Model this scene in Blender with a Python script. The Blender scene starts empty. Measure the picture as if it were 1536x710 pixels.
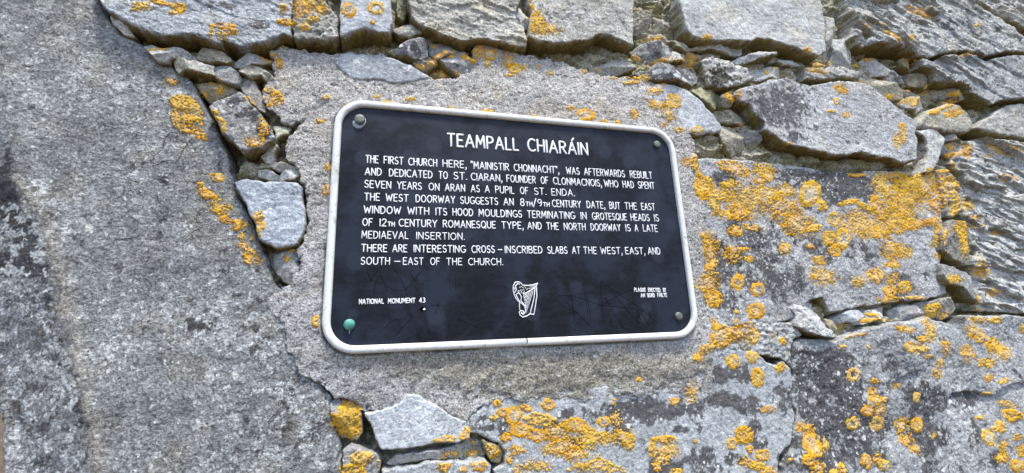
import bpy, math
import numpy as np
from mathutils import Matrix, Vector

scene = bpy.context.scene
COL = scene.collection

# ------------------------------------------------------------------ camera
CAM_LOC = np.array([-0.19497115, -0.65117283, -0.17953028])
RB = np.array([[0.9681075796802494, -0.019214563726001308, -0.24979694695185753],
               [-0.24733300209611245, -0.2321937258756151, -0.9406978578364704],
               [-0.03992618488879339, 0.9724797551645068, -0.22954090170469998]])
FPX = 637.0
PCX, PCY = 768.0, 355.0
cam_d = bpy.data.cameras.new('camera')
cam_d.sensor_fit = 'HORIZONTAL'
cam_d.sensor_width = 36.0
cam_d.lens = FPX / 1536.0 * 36.0
cam_d.clip_start = 0.02
cam_d.clip_end = 500
cam = bpy.data.objects.new('camera', cam_d)
COL.objects.link(cam)
m4 = Matrix([list(RB[0]) + [CAM_LOC[0]], list(RB[1]) + [CAM_LOC[1]], list(RB[2]) + [CAM_LOC[2]], [0, 0, 0, 1]])
cam.matrix_world = m4
scene.camera = cam

# ------------------------------------------------------------------ light
SUN_EL, SUN_AZ = math.radians(70), math.radians(160)      # azimuth clockwise from +Y (the wall looks towards -Y)
world = bpy.data.worlds.new('World')
scene.world = world
world.use_nodes = True
wt = world.node_tree
wt.nodes.clear()
wo = wt.nodes.new('ShaderNodeOutputWorld')
wb = wt.nodes.new('ShaderNodeBackground')
ws = wt.nodes.new('ShaderNodeTexSky')
ws.sky_type = 'NISHITA'
ws.sun_disc = False
ws.sun_elevation = SUN_EL
ws.sun_rotation = SUN_AZ
ws.air_density = 1.0
ws.dust_density = 1.6
wb.inputs['Strength'].default_value = 0.09
wt.links.new(ws.outputs[0], wb.inputs[0])
wt.links.new(wb.outputs[0], wo.inputs[0])
sun_d = bpy.data.lights.new('sun', 'SUN')
sun_d.energy = 1.5
sun_d.angle = math.radians(10)
sun_d.color = (1.0, 0.95, 0.86)
sun = bpy.data.objects.new('sun', sun_d)
COL.objects.link(sun)
sdir = Vector((math.sin(SUN_AZ) * math.cos(SUN_EL), math.cos(SUN_AZ) * math.cos(SUN_EL), math.sin(SUN_EL)))
sun.rotation_euler = sdir.to_track_quat('Z', 'Y').to_euler()
sun.location = sdir * 5
scene.view_settings.view_transform = 'Standard'
scene.view_settings.look = 'None'
scene.view_settings.gamma = 1.0
scene.view_settings.exposure = 2.0
scene.cycles.max_bounces = 6

# ------------------------------------------------------------------ tracing: photo pixel <-> plane y = -h
def unproj(px, py, h=0.0):
    px = np.asarray(px, float); py = np.asarray(py, float)
    d = np.stack([(px - PCX) / FPX, -(py - PCY) / FPX, -np.ones_like(px)], -1) @ RB.T
    k = (-h - CAM_LOC[1]) / d[..., 1]
    P = CAM_LOC + d * k[..., None]
    return P[..., 0], P[..., 2], k

def proj(u, v, h=0.0):
    P = np.stack([u - CAM_LOC[0], np.full_like(u, -h) - CAM_LOC[1] if np.isscalar(h) else -h - CAM_LOC[1], v - CAM_LOC[2]], -1) @ RB
    return PCX + FPX * P[..., 0] / -P[..., 2], PCY - FPX * P[..., 1] / -P[..., 2]

# ------------------------------------------------------------------ noise
def _hash(ix, iy, seed):
    n = (ix.astype(np.int64) * 374761393 + iy.astype(np.int64) * 668265263 + seed * 974634777) & 0xFFFFFFFF
    n = ((n ^ (n >> 13)) * 1274126177) & 0xFFFFFFFF
    n = ((n ^ (n >> 16)) * 2246822519) & 0xFFFFFFFF
    return ((n ^ (n >> 15)) & 0xFFFFFF) / float(0x1000000)

def perlin(x, y, seed=0):
    x0 = np.floor(x); y0 = np.floor(y)
    fx = x - x0; fy = y - y0
    ux = fx * fx * fx * (fx * (fx * 6 - 15) + 10); uy = fy * fy * fy * (fy * (fy * 6 - 15) + 10)
    def g(i, j):
        a = _hash(x0 + i, y0 + j, seed) * 2 * math.pi
        return np.cos(a) * (fx - i) + np.sin(a) * (fy - j)
    a = g(0, 0); b = g(1, 0); c = g(0, 1); d = g(1, 1)
    return ((a + (b - a) * ux) * (1 - uy) + (c + (d - c) * ux) * uy) * 1.5

def fbm(x, y, seed=0, octv=4, gain=0.5):
    s = 0; a = 1.0; t = 0
    for o in range(octv):
        s = s + a * perlin(x * 2 ** o + 17.3 * o, y * 2 ** o - 9.1 * o, seed + o * 7)
        t += a; a *= gain
    return s / t * 1.4

def worley(x, y, seed=0):
    x0 = np.floor(x); y0 = np.floor(y)
    best = np.full(x.shape, 9.0); cid = np.zeros(x.shape)
    for i in (-1, 0, 1):
        for j in (-1, 0, 1):
            hx = _hash(x0 + i, y0 + j, seed); hy = _hash(x0 + i, y0 + j, seed + 31)
            d = np.hypot(x0 + i + hx - x, y0 + j + hy - y)
            m = d < best
            best = np.where(m, d, best); cid = np.where(m, _hash(x0 + i, y0 + j, seed + 77), cid)
    return best, cid

def plates(x, y, seed=0):
    x0 = np.floor(x); y0 = np.floor(y)
    best = np.full(x.shape, 9.0); sec = np.full(x.shape, 9.0); cid = np.zeros(x.shape); oy = np.zeros(x.shape)
    for i in (-1, 0, 1):
        for j in (-1, 0, 1):
            px = x0 + i + _hash(x0 + i, y0 + j, seed); py = y0 + j + _hash(x0 + i, y0 + j, seed + 31)
            d = np.abs(px - x) * 0.8 + np.abs(py - y)
            m = d < best
            sec = np.where(m, best, np.minimum(sec, d))
            best = np.where(m, d, best); cid = np.where(m, _hash(x0 + i, y0 + j, seed + 77), cid); oy = np.where(m, y - py, oy)
    return best, cid, oy, sec - best

def sstep(a, b, x):
    t = np.clip((x - a) / (b - a), 0, 1)
    return t * t * (3 - 2 * t)

def poly_sdf(U, V, P):
    d2 = np.full(U.shape, 1e9); ins = np.zeros(U.shape, bool)
    n = len(P)
    for i in range(n):
        ax, ay = P[i]; bx, by = P[(i + 1) % n]
        ex, ey = bx - ax, by - ay
        t = np.clip(((U - ax) * ex + (V - ay) * ey) / (ex * ex + ey * ey + 1e-18), 0, 1)
        d2 = np.minimum(d2, (U - ax - t * ex) ** 2 + (V - ay - t * ey) ** 2)
        c = ((ay > V) != (by > V))
        with np.errstate(divide='ignore', invalid='ignore'):
            xc = ax + (V - ay) * ex / (ey if ey != 0 else 1e-12)
        ins ^= c & (U < xc)
    d = np.sqrt(d2)
    return np.where(ins, d, -d)

# ------------------------------------------------------------------ materials
class NT:
    def __init__(self, name):
        self.m = bpy.data.materials.new(name); self.m.use_nodes = True
        self.t = self.m.node_tree; self.t.nodes.clear()
        self.out = self.n('ShaderNodeOutputMaterial'); self.b = self.n('ShaderNodeBsdfPrincipled')
        self.t.links.new(self.b.outputs[0], self.out.inputs[0])
    def n(self, typ, **kw):
        x = self.t.nodes.new(typ)
        for k, v in kw.items(): setattr(x, k, v)
        return x
    def link(self, a, b): self.t.links.new(a, b)
    def put(self, sock, val):
        if hasattr(val, 'links'): self.link(val, sock)
        else: sock.default_value = val
    def math(self, op, a, b=None, c=None, clamp=False):
        x = self.n('ShaderNodeMath', operation=op, use_clamp=clamp)
        self.put(x.inputs[0], a)
        if b is not None: self.put(x.inputs[1], b)
        if c is not None: self.put(x.inputs[2], c)
        return x.outputs[0]
    def ramp(self, val, a, b, c=0.0, d=1.0, smooth=False):
        x = self.n('ShaderNodeMapRange')
        if smooth: x.interpolation_type = 'SMOOTHSTEP'
        self.put(x.inputs[0], val)
        for i, q in enumerate((a, b, c, d)): self.put(x.inputs[i + 1], q)
        return x.outputs[0]
    def mix(self, fac, a, b, blend='MIX'):
        x = self.n('ShaderNodeMix', data_type='RGBA', blend_type=blend)
        self.put(x.inputs[0], fac); self.put(x.inputs[6], a); self.put(x.inputs[7], b)
        return x.outputs[2]
    def noise(self, vec, scale, detail=3, rough=0.6, dist=0.0):
        x = self.n('ShaderNodeTexNoise'); self.link(vec, x.inputs['Vector'])
        x.inputs['Scale'].default_value = scale; x.inputs['Detail'].default_value = detail
        x.inputs['Roughness'].default_value = rough; x.inputs['Distortion'].default_value = dist
        return x.outputs[0]
    def voro(self, vec, scale, feature='F1'):
        x = self.n('ShaderNodeTexVoronoi', feature=feature); self.link(vec, x.inputs['Vector'])
        x.inputs['Scale'].default_value = scale
        return x

def rgba(c): return (c[0], c[1], c[2], 1.0)

def stone_material(name, grain, grain_scale, bump, speck_scale, pit, rough=0.9):
    q = NT(name)
    pos = q.n('ShaderNodeNewGeometry').outputs['Position']
    at = q.n('ShaderNodeAttribute', attribute_name='alb')
    base = at.outputs['Color']; spk = at.outputs['Alpha']
    n1 = q.noise(pos, grain_scale, 4, 0.85)
    n2 = q.noise(pos, 130, 5, 0.65, 0.4)
    f1 = q.ramp(n1, 0.36, 0.64, 1 - grain, 1 + grain)
    f2 = q.ramp(n2, 0.3, 0.7, 0.66, 1.34)
    f = q.math('MULTIPLY', f1, f2)
    comb = q.n('ShaderNodeCombineColor')
    for i in range(3): q.link(f, comb.inputs[i])
    c = q.mix(1.0, base, comb.outputs[0], 'MULTIPLY')
    # pale crustose specks
    wv = q.n('ShaderNodeVectorMath', operation='MULTIPLY_ADD')
    nz = q.n('ShaderNodeTexNoise'); q.link(pos, nz.inputs['Vector']); nz.inputs['Scale'].default_value = 260; nz.inputs['Detail'].default_value = 3
    q.link(nz.outputs[1], wv.inputs[0]); wv.inputs[1].default_value = (0.009, 0.009, 0.009); q.link(pos, wv.inputs[2])
    msk = None
    for sc, lim in ((speck_scale, 0.40), (speck_scale * 2.3, 0.46)):
        vo = q.voro(wv.outputs[0], sc)
        sep = q.n('ShaderNodeSeparateColor'); q.link(vo.outputs['Color'], sep.inputs[0])
        size = q.math('MULTIPLY', sep.outputs[1], lim)
        inside = q.ramp(q.math('SUBTRACT', size, vo.outputs['Distance']), -0.03, 0.05, 0, 1)
        on = q.math('LESS_THAN', sep.outputs[0], spk)
        k = q.math('MULTIPLY', inside, on)
        msk = k if msk is None else q.math('MAXIMUM', msk, k)
    msk = q.math('MULTIPLY', msk, q.ramp(n1, 0.25, 0.5, 0.5, 1.0))
    c = q.mix(msk, c, (0.64, 0.645, 0.62, 1))
    vp = q.voro(wv.outputs[0], 330)
    sp = q.n('ShaderNodeSeparateColor'); q.link(vp.outputs['Color'], sp.inputs[0])
    pm = q.math('MULTIPLY', q.math('LESS_THAN', sp.outputs[0], pit), q.ramp(vp.outputs['Distance'], 0.16, 0.3, 0.85, 0.0))
    c = q.mix(pm, c, (0.05, 0.048, 0.046, 1))
    # hairline cracks
    nc = q.noise(pos, 9, 4, 0.55, 0.8); gate = q.ramp(q.noise(pos, 5, 2, 0.5), 0.57, 0.63, 0, 0.8)
    ck = q.math('MULTIPLY', q.ramp(q.math('ABSOLUTE', q.math('SUBTRACT', nc, 0.5)), 0.0, 0.0045, 0.8, 0.0), gate)
    c = q.mix(ck, c, (0.045, 0.042, 0.04, 1))
    q.link(c, q.b.inputs['Base Color'])
    q.b.inputs['Roughness'].default_value = rough
    q.b.inputs['Specular IOR Level'].default_value = 0.25
    hh = q.math('ADD', q.math('MULTIPLY', n1, 0.6), q.math('MULTIPLY', n2, 1.6))
    hh = q.math('SUBTRACT', hh, q.math('ADD', q.math('MULTIPLY', pm, 0.5), q.math('MULTIPLY', ck, 0.7)))
    bp = q.n('ShaderNodeBump'); bp.inputs['Strength'].default_value = bump; bp.inputs['Distance'].default_value = 0.004
    q.link(hh, bp.inputs['Height']); q.link(bp.outputs[0], q.b.inputs['Normal'])
    return q.m

M_STONE = stone_material('limestone', 0.44, 330, 0.9, 70, 0.26)
M_SLAB = stone_material('weathered_slab', 0.60, 300, 1.1, 60, 0.34)
M_SMOOTH = stone_material('smooth_limestone', 0.27, 330, 0.6, 70, 0.16)
M_CEMENT = stone_material('cement_render', 0.62, 380, 1.0, 120, 0.62)
M_MORTAR = stone_material('lime_mortar', 0.55, 330, 1.0, 110, 0.32)

def lichen_material():
    q = NT('orange_lichen')
    pos = q.n('ShaderNodeNewGeometry').outputs['Position']
    at = q.n('ShaderNodeAttribute', attribute_name='alb')
    n1 = q.noise(pos, 520, 4, 0.75)
    n2 = q.noise(pos, 170, 3, 0.6)
    f = q.math('MULTIPLY', q.ramp(n1, 0.3, 0.7, 0.62, 1.3), q.ramp(n2, 0.3, 0.7, 0.82, 1.15))
    comb = q.n('ShaderNodeCombineColor')
    for i in range(3): q.link(f, comb.inputs[i])
    c = q.mix(1.0, at.outputs['Color'], comb.outputs[0], 'MULTIPLY')
    c = q.mix(q.ramp(q.noise(pos, 300, 2, 0.6), 0.62, 0.72, 0, 0.7), c, (0.55, 0.48, 0.32, 1))
    c = q.mix(q.ramp(q.noise(pos, 380, 3, 0.7), 0.38, 0.32, 0, 0.6), c, (0.19, 0.14, 0.07, 1))
    q.link(c, q.b.inputs['Base Color'])
    q.b.inputs['Roughness'].default_value = 0.95
    q.b.inputs['Specular IOR Level'].default_value = 0.15
    bp = q.n('ShaderNodeBump'); bp.inputs['Strength'].default_value = 0.9; bp.inputs['Distance'].default_value = 0.003
    q.link(q.math('ADD', n1, n2), bp.inputs['Height']); q.link(bp.outputs[0], q.b.inputs['Normal'])
    return q.m
M_LICHEN = lichen_material()

def panel_material():
    q = NT('black_enamel')
    pos = q.n('ShaderNodeNewGeometry').outputs['Position']
    mp = q.n('ShaderNodeMapping'); q.link(pos, mp.inputs['Vector']); mp.inputs['Scale'].default_value = (1, 1, 2.2)
    n1 = q.noise(pos, 14, 5, 0.62, 0.6)
    n2 = q.noise(mp.outputs[0], 60, 6, 0.7, 0.5)
    n3 = q.noise(pos, 900, 2, 0.6)
    f = q.math('ADD', q.ramp(n1, 0.42, 0.62, 0, 1.0), q.ramp(n2, 0.42, 0.75, 0, 0.6))
    c = q.mix(f, (0.002, 0.0025, 0.0045, 1), (0.013, 0.018, 0.032, 1))
    vo = q.voro(pos, 26); sep = q.n('ShaderNodeSeparateColor'); q.link(vo.outputs['Color'], sep.inputs[0])
    blot = q.math('MULTIPLY', q.math('LESS_THAN', sep.outputs[0], 0.4), q.ramp(vo.outputs['Distance'], 0.30, 0.40, 0.5, 0))
    c = q.mix(blot, c, (0.024, 0.031, 0.047, 1))
    vd = q.voro(pos, 75); sd = q.n('ShaderNodeSeparateColor'); q.link(vd.outputs['Color'], sd.inputs[0])
    dust = q.math('MULTIPLY', q.math('LESS_THAN', sd.outputs[1], 0.05), q.math('LESS_THAN', vd.outputs['Distance'], 0.07))
    c = q.mix(dust, c, (0.45, 0.45, 0.45, 1))
    q.link(c, q.b.inputs['Base Color'])
    q.link(q.ramp(q.math('ADD', n1, q.math('MULTIPLY', n3, 0.2)), 0.4, 0.8, 0.36, 0.56), q.b.inputs['Roughness'])
    q.b.inputs['Specular IOR Level'].default_value = 0.2
    bp = q.n('ShaderNodeBump'); bp.inputs['Strength'].default_value = 0.12; bp.inputs['Distance'].default_value = 0.001
    q.link(q.math('ADD', n2, n3), bp.inputs['Height']); q.link(bp.outputs[0], q.b.inputs['Normal'])
    return q.m
M_PANEL = panel_material()

def simple_mat(name, col, col2, scale, rough, metal=0.0, bump=0.2, lo=0.4, hi=0.65, detail=5):
    q = NT(name)
    pos = q.n('ShaderNodeNewGeometry').outputs['Position']
    n = q.noise(pos, scale, detail, 0.68, 0.3)
    n2 = q.noise(pos, scale * 7, 3, 0.6)
    c = q.mix(q.ramp(n, lo, hi), rgba(col), rgba(col2))
    f = q.ramp(n2, 0.3, 0.7, 0.85, 1.12)
    comb = q.n('ShaderNodeCombineColor')
    for i in range(3): q.link(f, comb.inputs[i])
    c = q.mix(1.0, c, comb.outputs[0], 'MULTIPLY')
    # hairline cracks
    nc = q.noise(pos, 9, 4, 0.55, 0.8); gate = q.ramp(q.noise(pos, 5, 2, 0.5), 0.57, 0.63, 0, 0.8)
    ck = q.math('MULTIPLY', q.ramp(q.math('ABSOLUTE', q.math('SUBTRACT', nc, 0.5)), 0.0, 0.0045, 0.8, 0.0), gate)
    c = q.mix(ck, c, (0.045, 0.042, 0.04, 1))
    q.link(c, q.b.inputs['Base Color'])
    q.b.inputs['Roughness'].default_value = rough
    q.b.inputs['Metallic'].default_value = metal
    bp = q.n('ShaderNodeBump'); bp.inputs['Strength'].default_value = bump; bp.inputs['Distance'].default_value = 0.001
    q.link(q.math('ADD', n, n2), bp.inputs['Height']); q.link(bp.outputs[0], q.b.inputs['Normal'])
    return q.m
M_RIM = simple_mat('weathered_aluminium', (0.66, 0.67, 0.65), (0.36, 0.35, 0.29), 60, 0.5, 0.0, 0.25, 0.54, 0.72, 8)
M_PAINT = simple_mat('white_enamel', (0.80, 0.81, 0.82), (0.62, 0.62, 0.60), 90, 0.5, 0, 0.1, 0.55, 0.75)
M_SCRATCH = simple_mat('scratch', (0.0015, 0.0015, 0.002), (0.003, 0.003, 0.004), 90, 1.0)
M_SCRATCH.node_tree.nodes['Principled BSDF'].inputs['Specular IOR Level'].default_value = 0.0
M_BOLT = simple_mat('grey_bolt', (0.16, 0.18, 0.15), (0.08, 0.09, 0.075), 200, 0.55, 0.3, 0.4)
M_VERD = simple_mat('verdigris', (0.035, 0.25, 0.21), (0.14, 0.36, 0.28), 220, 0.8, 0.0, 0.5)
M_WASH = simple_mat('pale_stain', (0.34, 0.37, 0.42), (0.12, 0.14, 0.17), 160, 0.6)

# ------------------------------------------------------------------ object helpers
def link(name, verts, faces, mat, parent=None, alb=None, smooth=True, origin=None):
    me = bpy.data.meshes.new(name)
    verts = np.asarray(verts, np.float32)
    o3 = np.zeros(3, np.float32) if origin is None else np.asarray(origin, np.float32)
    if len(verts): verts = verts - o3
    faces = np.asarray(faces) if not isinstance(faces, list) else faces
    if isinstance(faces, np.ndarray):
        nf, k = faces.shape
        me.vertices.add(len(verts)); me.vertices.foreach_set('co', verts.ravel())
        me.loops.add(nf * k); me.loops.foreach_set('vertex_index', faces.astype(np.int32).ravel())
        me.polygons.add(nf); me.polygons.foreach_set('loop_start', (np.arange(nf) * k).astype(np.int32))
        me.update(calc_edges=True); me.validate()
    else:
        me.from_pydata([tuple(map(float, v)) for v in verts], [], faces); me.update()
    if smooth:
        me.polygons.foreach_set('use_smooth', np.ones(len(me.polygons), bool))
    if alb is not None:
        a = me.attributes.new('alb', 'FLOAT_COLOR', 'POINT')
        a.data.foreach_set('color', np.asarray(alb, np.float32).ravel())
    me.materials.append(mat)
    o = bpy.data.objects.new(name, me); COL.objects.link(o)
    if parent is not None:
        pl = Vector((0, 0, 0)); p = parent
        while p is not None: pl += p.location; p = p.parent
        o.parent = parent
        o.location = Vector([float(q) for q in o3]) - pl
    else:
        o.location = [float(q) for q in o3]
    return o

GROUND_Z = -0.95
wall = bpy.data.objects.new('stone_wall', None); COL.objects.link(wall)
wall.location = (0.45, 0.2, GROUND_Z)
wall['label'] = 'old rubble stone wall of grey limestone blocks spotted with orange lichen'
wall['category'] = 'wall'
wall['kind'] = 'thing'

# ------------------------------------------------------------------ stain and tone maps, traced in photo pixels: (x, y, rx, ry, amount)
DARK = [(4, 290, 30, 60, 1.0), (30, 395, 60, 22, .85), (30, 350, 40, 30, .7), (75, 470, 26, 40, .45), (20, 440, 30, 40, .5), (16, 345, 25, 18, .7), (35, 372, 30, 12, .8), (48, 400, 36, 16, .9), (72, 322, 13, 6, .7),
        (40, 330, 18, 8, .5), (80, 430, 26, 20, .5), (95, 545, 20, 12, .7), (112, 610, 22, 14, .8), (60, 590, 26, 10, .5), (125, 690, 16, 16, .5), (20, 620, 14, 30, .4),
        (242, 268, 12, 9, .7), (298, 487, 24, 13, .8), (350, 465, 18, 9, .6), (395, 500, 22, 16, .5), (320, 258, 22, 24, .5), (440, 600, 40, 30, .4), (420, 560, 30, 20, .4), (470, 640, 40, 40, .4),
        (160, 30, 40, 14, .2), (210, 95, 40, 18, .3),
        (386, 172, 30, 16, .75), (350, 155, 26, 16, .5), (398, 195, 12, 16, .8), (340, 175, 14, 20, .35),
        (388, 38, 22, 9, .8), (372, 46, 10, 4, .6), (438, 14, 16, 12, .5), (330, 8, 50, 8, .45), (470, 50, 10, 6, .4), (360, 20, 20, 6, .4),
        (605, 70, 30, 14, .8), (1170, 160, 52, 40, .85), (1140, 140, 30, 22, .5), (1195, 205, 24, 14, .7), (1225, 192, 20, 8, .55), (1278, 212, 16, 6, .6), (1215, 132, 12, 6, .6),
        (1325, 165, 24, 26, .35), (1290, 198, 14, 8, .5), (1012, 108, 45, 14, .8), (982, 72, 24, 16, .6), (985, 65, 14, 8, .9),
        (1370, 138, 14, 9, .9), (1350, 114, 20, 14, .5),
        (1085, 268, 22, 14, .8), (1190, 265, 40, 14, .8), (1225, 272, 40, 22, .8), (1275, 280, 40, 24, .85), (1245, 300, 30, 12, .6), (1352, 272, 18, 12, .8), (1380, 286, 16, 10, .6), (1310, 270, 14, 20, .4),
        (1100, 330, 22, 22, .7), (1135, 358, 40, 22, .7), (1090, 400, 34, 40, .7), (1150, 410, 40, 40, .65), (1185, 425, 30, 30, .55), (1090, 450, 30, 26, .6), (1240, 375, 60, 18, .5), (1300, 380, 20, 20, .5),
        (1348, 420, 14, 14, .9), (1352, 440, 18, 12, .9), (1390, 412, 6, 8, .6), (1205, 300, 20, 30, .4), (1160, 310, 22, 16, .5), (1180, 345, 14, 14, .6),
        (1240, 545, 60, 30, .85), (1215, 590, 40, 40, .85), (1260, 620, 70, 60, .8), (1230, 680, 50, 40, .75), (1290, 660, 40, 50, .75), (1380, 600, 40, 26, .85), (1385, 650, 36, 40, .7), (1350, 510, 60, 14, .45), (1430, 478, 26, 10, .7),
        (1440, 600, 30, 14, .8), (1455, 640, 30, 40, .45), (1520, 560, 30, 12, .3), (1400, 700, 40, 20, .5), (1480, 690, 26, 20, .5), (1330, 560, 30, 26, .5), (1410, 510, 14, 24, .5),  # first entry darkens the hollow below a lip
        (960, 618, 60, 22, .9), (925, 640, 40, 26, .6), (1030, 612, 40, 18, .8), (1085, 600, 40, 14, .8), (1125, 610, 20, 18, .8), (1000, 585, 80, 14, .4), (1090, 560, 36, 20, .7), (1020, 645, 14, 6, .7),
        (1000, 700, 30, 22, .8), (1060, 700, 26, 26, .85), (1130, 640, 14, 14, .7), (1100, 690, 20, 10, .8), (1170, 600, 24, 20, .5), (1180, 690, 14, 10, .8), (1142, 665, 16, 16, .6), (1050, 640, 10, 10, .6), (1040, 690, 14, 20, .8),
        (730, 640, 26, 14, .7), (850, 620, 16, 10, .9), (860, 668, 26, 20, .6), (905, 620, 30, 16, .5), (910, 645, 6, 6, .9), (760, 640, 20, 20, .5), (820, 640, 24, 14, .6), (1166, 497, 26, 9, .55),
        (1450, 30, 60, 24, .5), (1490, 60, 40, 24, .55), (1500, 110, 60, 30, .35), (1470, 110, 40, 20, .3), (1200, 35, 40, 20, .2), (1470, 325, 40, 16, .4),
        (1420, 365, 14, 20, .6), (1433, 345, 8, 14, .4), (1450, 155, 14, 14, .5), (1430, 148, 18, 6, .7), (690, 98, 20, 12, .35), (700, 30, 10, 6, .4), (780, 30, 8, 5, .5), (640, 12, 10, 6, .4),
        (800, 12, 30, 10, .45), (820, 30, 14, 10, .5), (850, 20, 10, 6, .5), (840, 45, 10, 6, .5), (1080, 115, 20, 18, .85), (1075, 108, 14, 8, .6), (1105, 118, 14, 5, .6)]
PALE = [(268, 138, 16, 7, .9), (277, 173, 6, 5, .8), (990, 104, 6, 4, 1.3), (1003, 105, 4, 4, 1.2), (1017, 112, 6, 4, 1.3), (1023, 104, 5, 4, 1.3), (1032, 116, 6, 4, 1.2), (1006, 73, 5, 4, 1.2),
        (115, 560, 20, 60, .3), (105, 460, 10, 60, .4), (60, 290, 14, 30, .6), (90, 350, 20, 40, .35), (220, 340, 24, 6, .5), (205, 325, 8, 4, .6), (135, 65, 8, 4, .5), (60, 380, 14, 6, .6), (110, 420, 30, 8, .4),
        (330, 430, 60, 40, .15), (400, 580, 60, 40, .25), (380, 540, 30, 26, .35), (420, 530, 14, 30, .4), (480, 690, 14, 20, .5), (330, 470, 30, 20, .25), (500, 120, 0.1, 0.1, 0),
        (1500, 58, 6, 6, 1.), (1478, 55, 5, 6, .9), (1474, 68, 5, 6, .9), (1488, 117, 8, 8, .8), (1167, 263, 5, 4, 1.), (1190, 273, 6, 4, .8), (1295, 592, 4, 4, 1.2), (733, 634, 6, 4, 1.2), (1050, 565, 5, 5, 1.1), (1052, 508, 4, 4, 1.0),
        (1228, 602, 14, 10, .5), (1225, 583, 8, 8, .4), (1238, 625, 12, 14, .4), (1300, 540, 40, 12, .35), (1350, 620, 14, 30, .3), (1480, 620, 20, 60, .4), (1420, 560, 30, 10, .4), (1500, 500, 40, 30, .2),
        (1290, 388, 8, 14, .6), (1260, 395, 12, 12, .5), (1305, 430, 30, 20, .3), (1120, 400, 14, 14, .5), (1128, 455, 26, 26, .45), (890, 30, 30, 16, .5), (870, 25, 30, 14, .4)]

def blobs(X, Y, lst, warp):
    r = np.zeros(X.shape)
    for (x, y, rx, ry, a) in lst:
        if x + 3 * rx < X.min() or x - 3 * rx > X.max() or y + 3 * ry < Y.min() or y - 3 * ry > Y.max(): continue
        d = np.sqrt(((X - x) / rx) ** 2 + ((Y - y) / ry) ** 2)
        r = np.maximum(r, a * np.clip(1.35 - d * 0.9, 0, 1) )
    return r

# ------------------------------------------------------------------ global front height map of the wall (to seat the lichen on)
G0U, G0V, GSTEP = -0.95, -0.72, 0.0016
GNU, GNV = int(2.95 / GSTEP), int(1.75 / GSTEP)
GH = np.full((GNV, GNU), -0.2, np.float32)
GID = np.full((GNV, GNU), -1, np.int16)
OWN = []

def bilin(A, fu, fv):
    i = np.clip(np.floor(fu).astype(int), 0, A.shape[1] - 2); j = np.clip(np.floor(fv).astype(int), 0, A.shape[0] - 2)
    a = np.clip(fu - i, 0, 1); b = np.clip(fv - j, 0, 1)
    return (A[j, i] * (1 - a) + A[j, i + 1] * a) * (1 - b) + (A[j + 1, i] * (1 - a) + A[j + 1, i + 1] * a) * b

def splat(H, u0, v0, step, obj):
    oid = len(OWN); OWN.append(obj)
    j0 = max(0, int((v0 - G0V) / GSTEP)); j1 = min(GNV, int((v0 + step * (H.shape[0] - 1) - G0V) / GSTEP) + 1)
    i0 = max(0, int((u0 - G0U) / GSTEP)); i1 = min(GNU, int((u0 + step * (H.shape[1] - 1) - G0U) / GSTEP) + 1)
    if j1 <= j0 or i1 <= i0: return
    uu, vv = np.meshgrid(G0U + GSTEP * np.arange(i0, i1), G0V + GSTEP * np.arange(j0, j1))
    h = bilin(H, (uu - u0) / step, (vv - v0) / step)
    sub = GH[j0:j1, i0:i1]; m = h > sub
    sub[m] = h[m]; GID[j0:j1, i0:i1][m] = oid

BLUE = (0.40, 0.43, 0.47); PALEC = (0.46, 0.46, 0.45); GREY = (0.30, 0.305, 0.31); SLAB = (0.262, 0.272, 0.285)
TAN = (0.36, 0.34, 0.28); OLIVE = (0.21, 0.18, 0.085); WHITE = (0.52, 0.53, 0.54); CEM = (0.445, 0.43, 0.42)
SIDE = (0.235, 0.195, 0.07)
_seed = [100]

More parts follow.
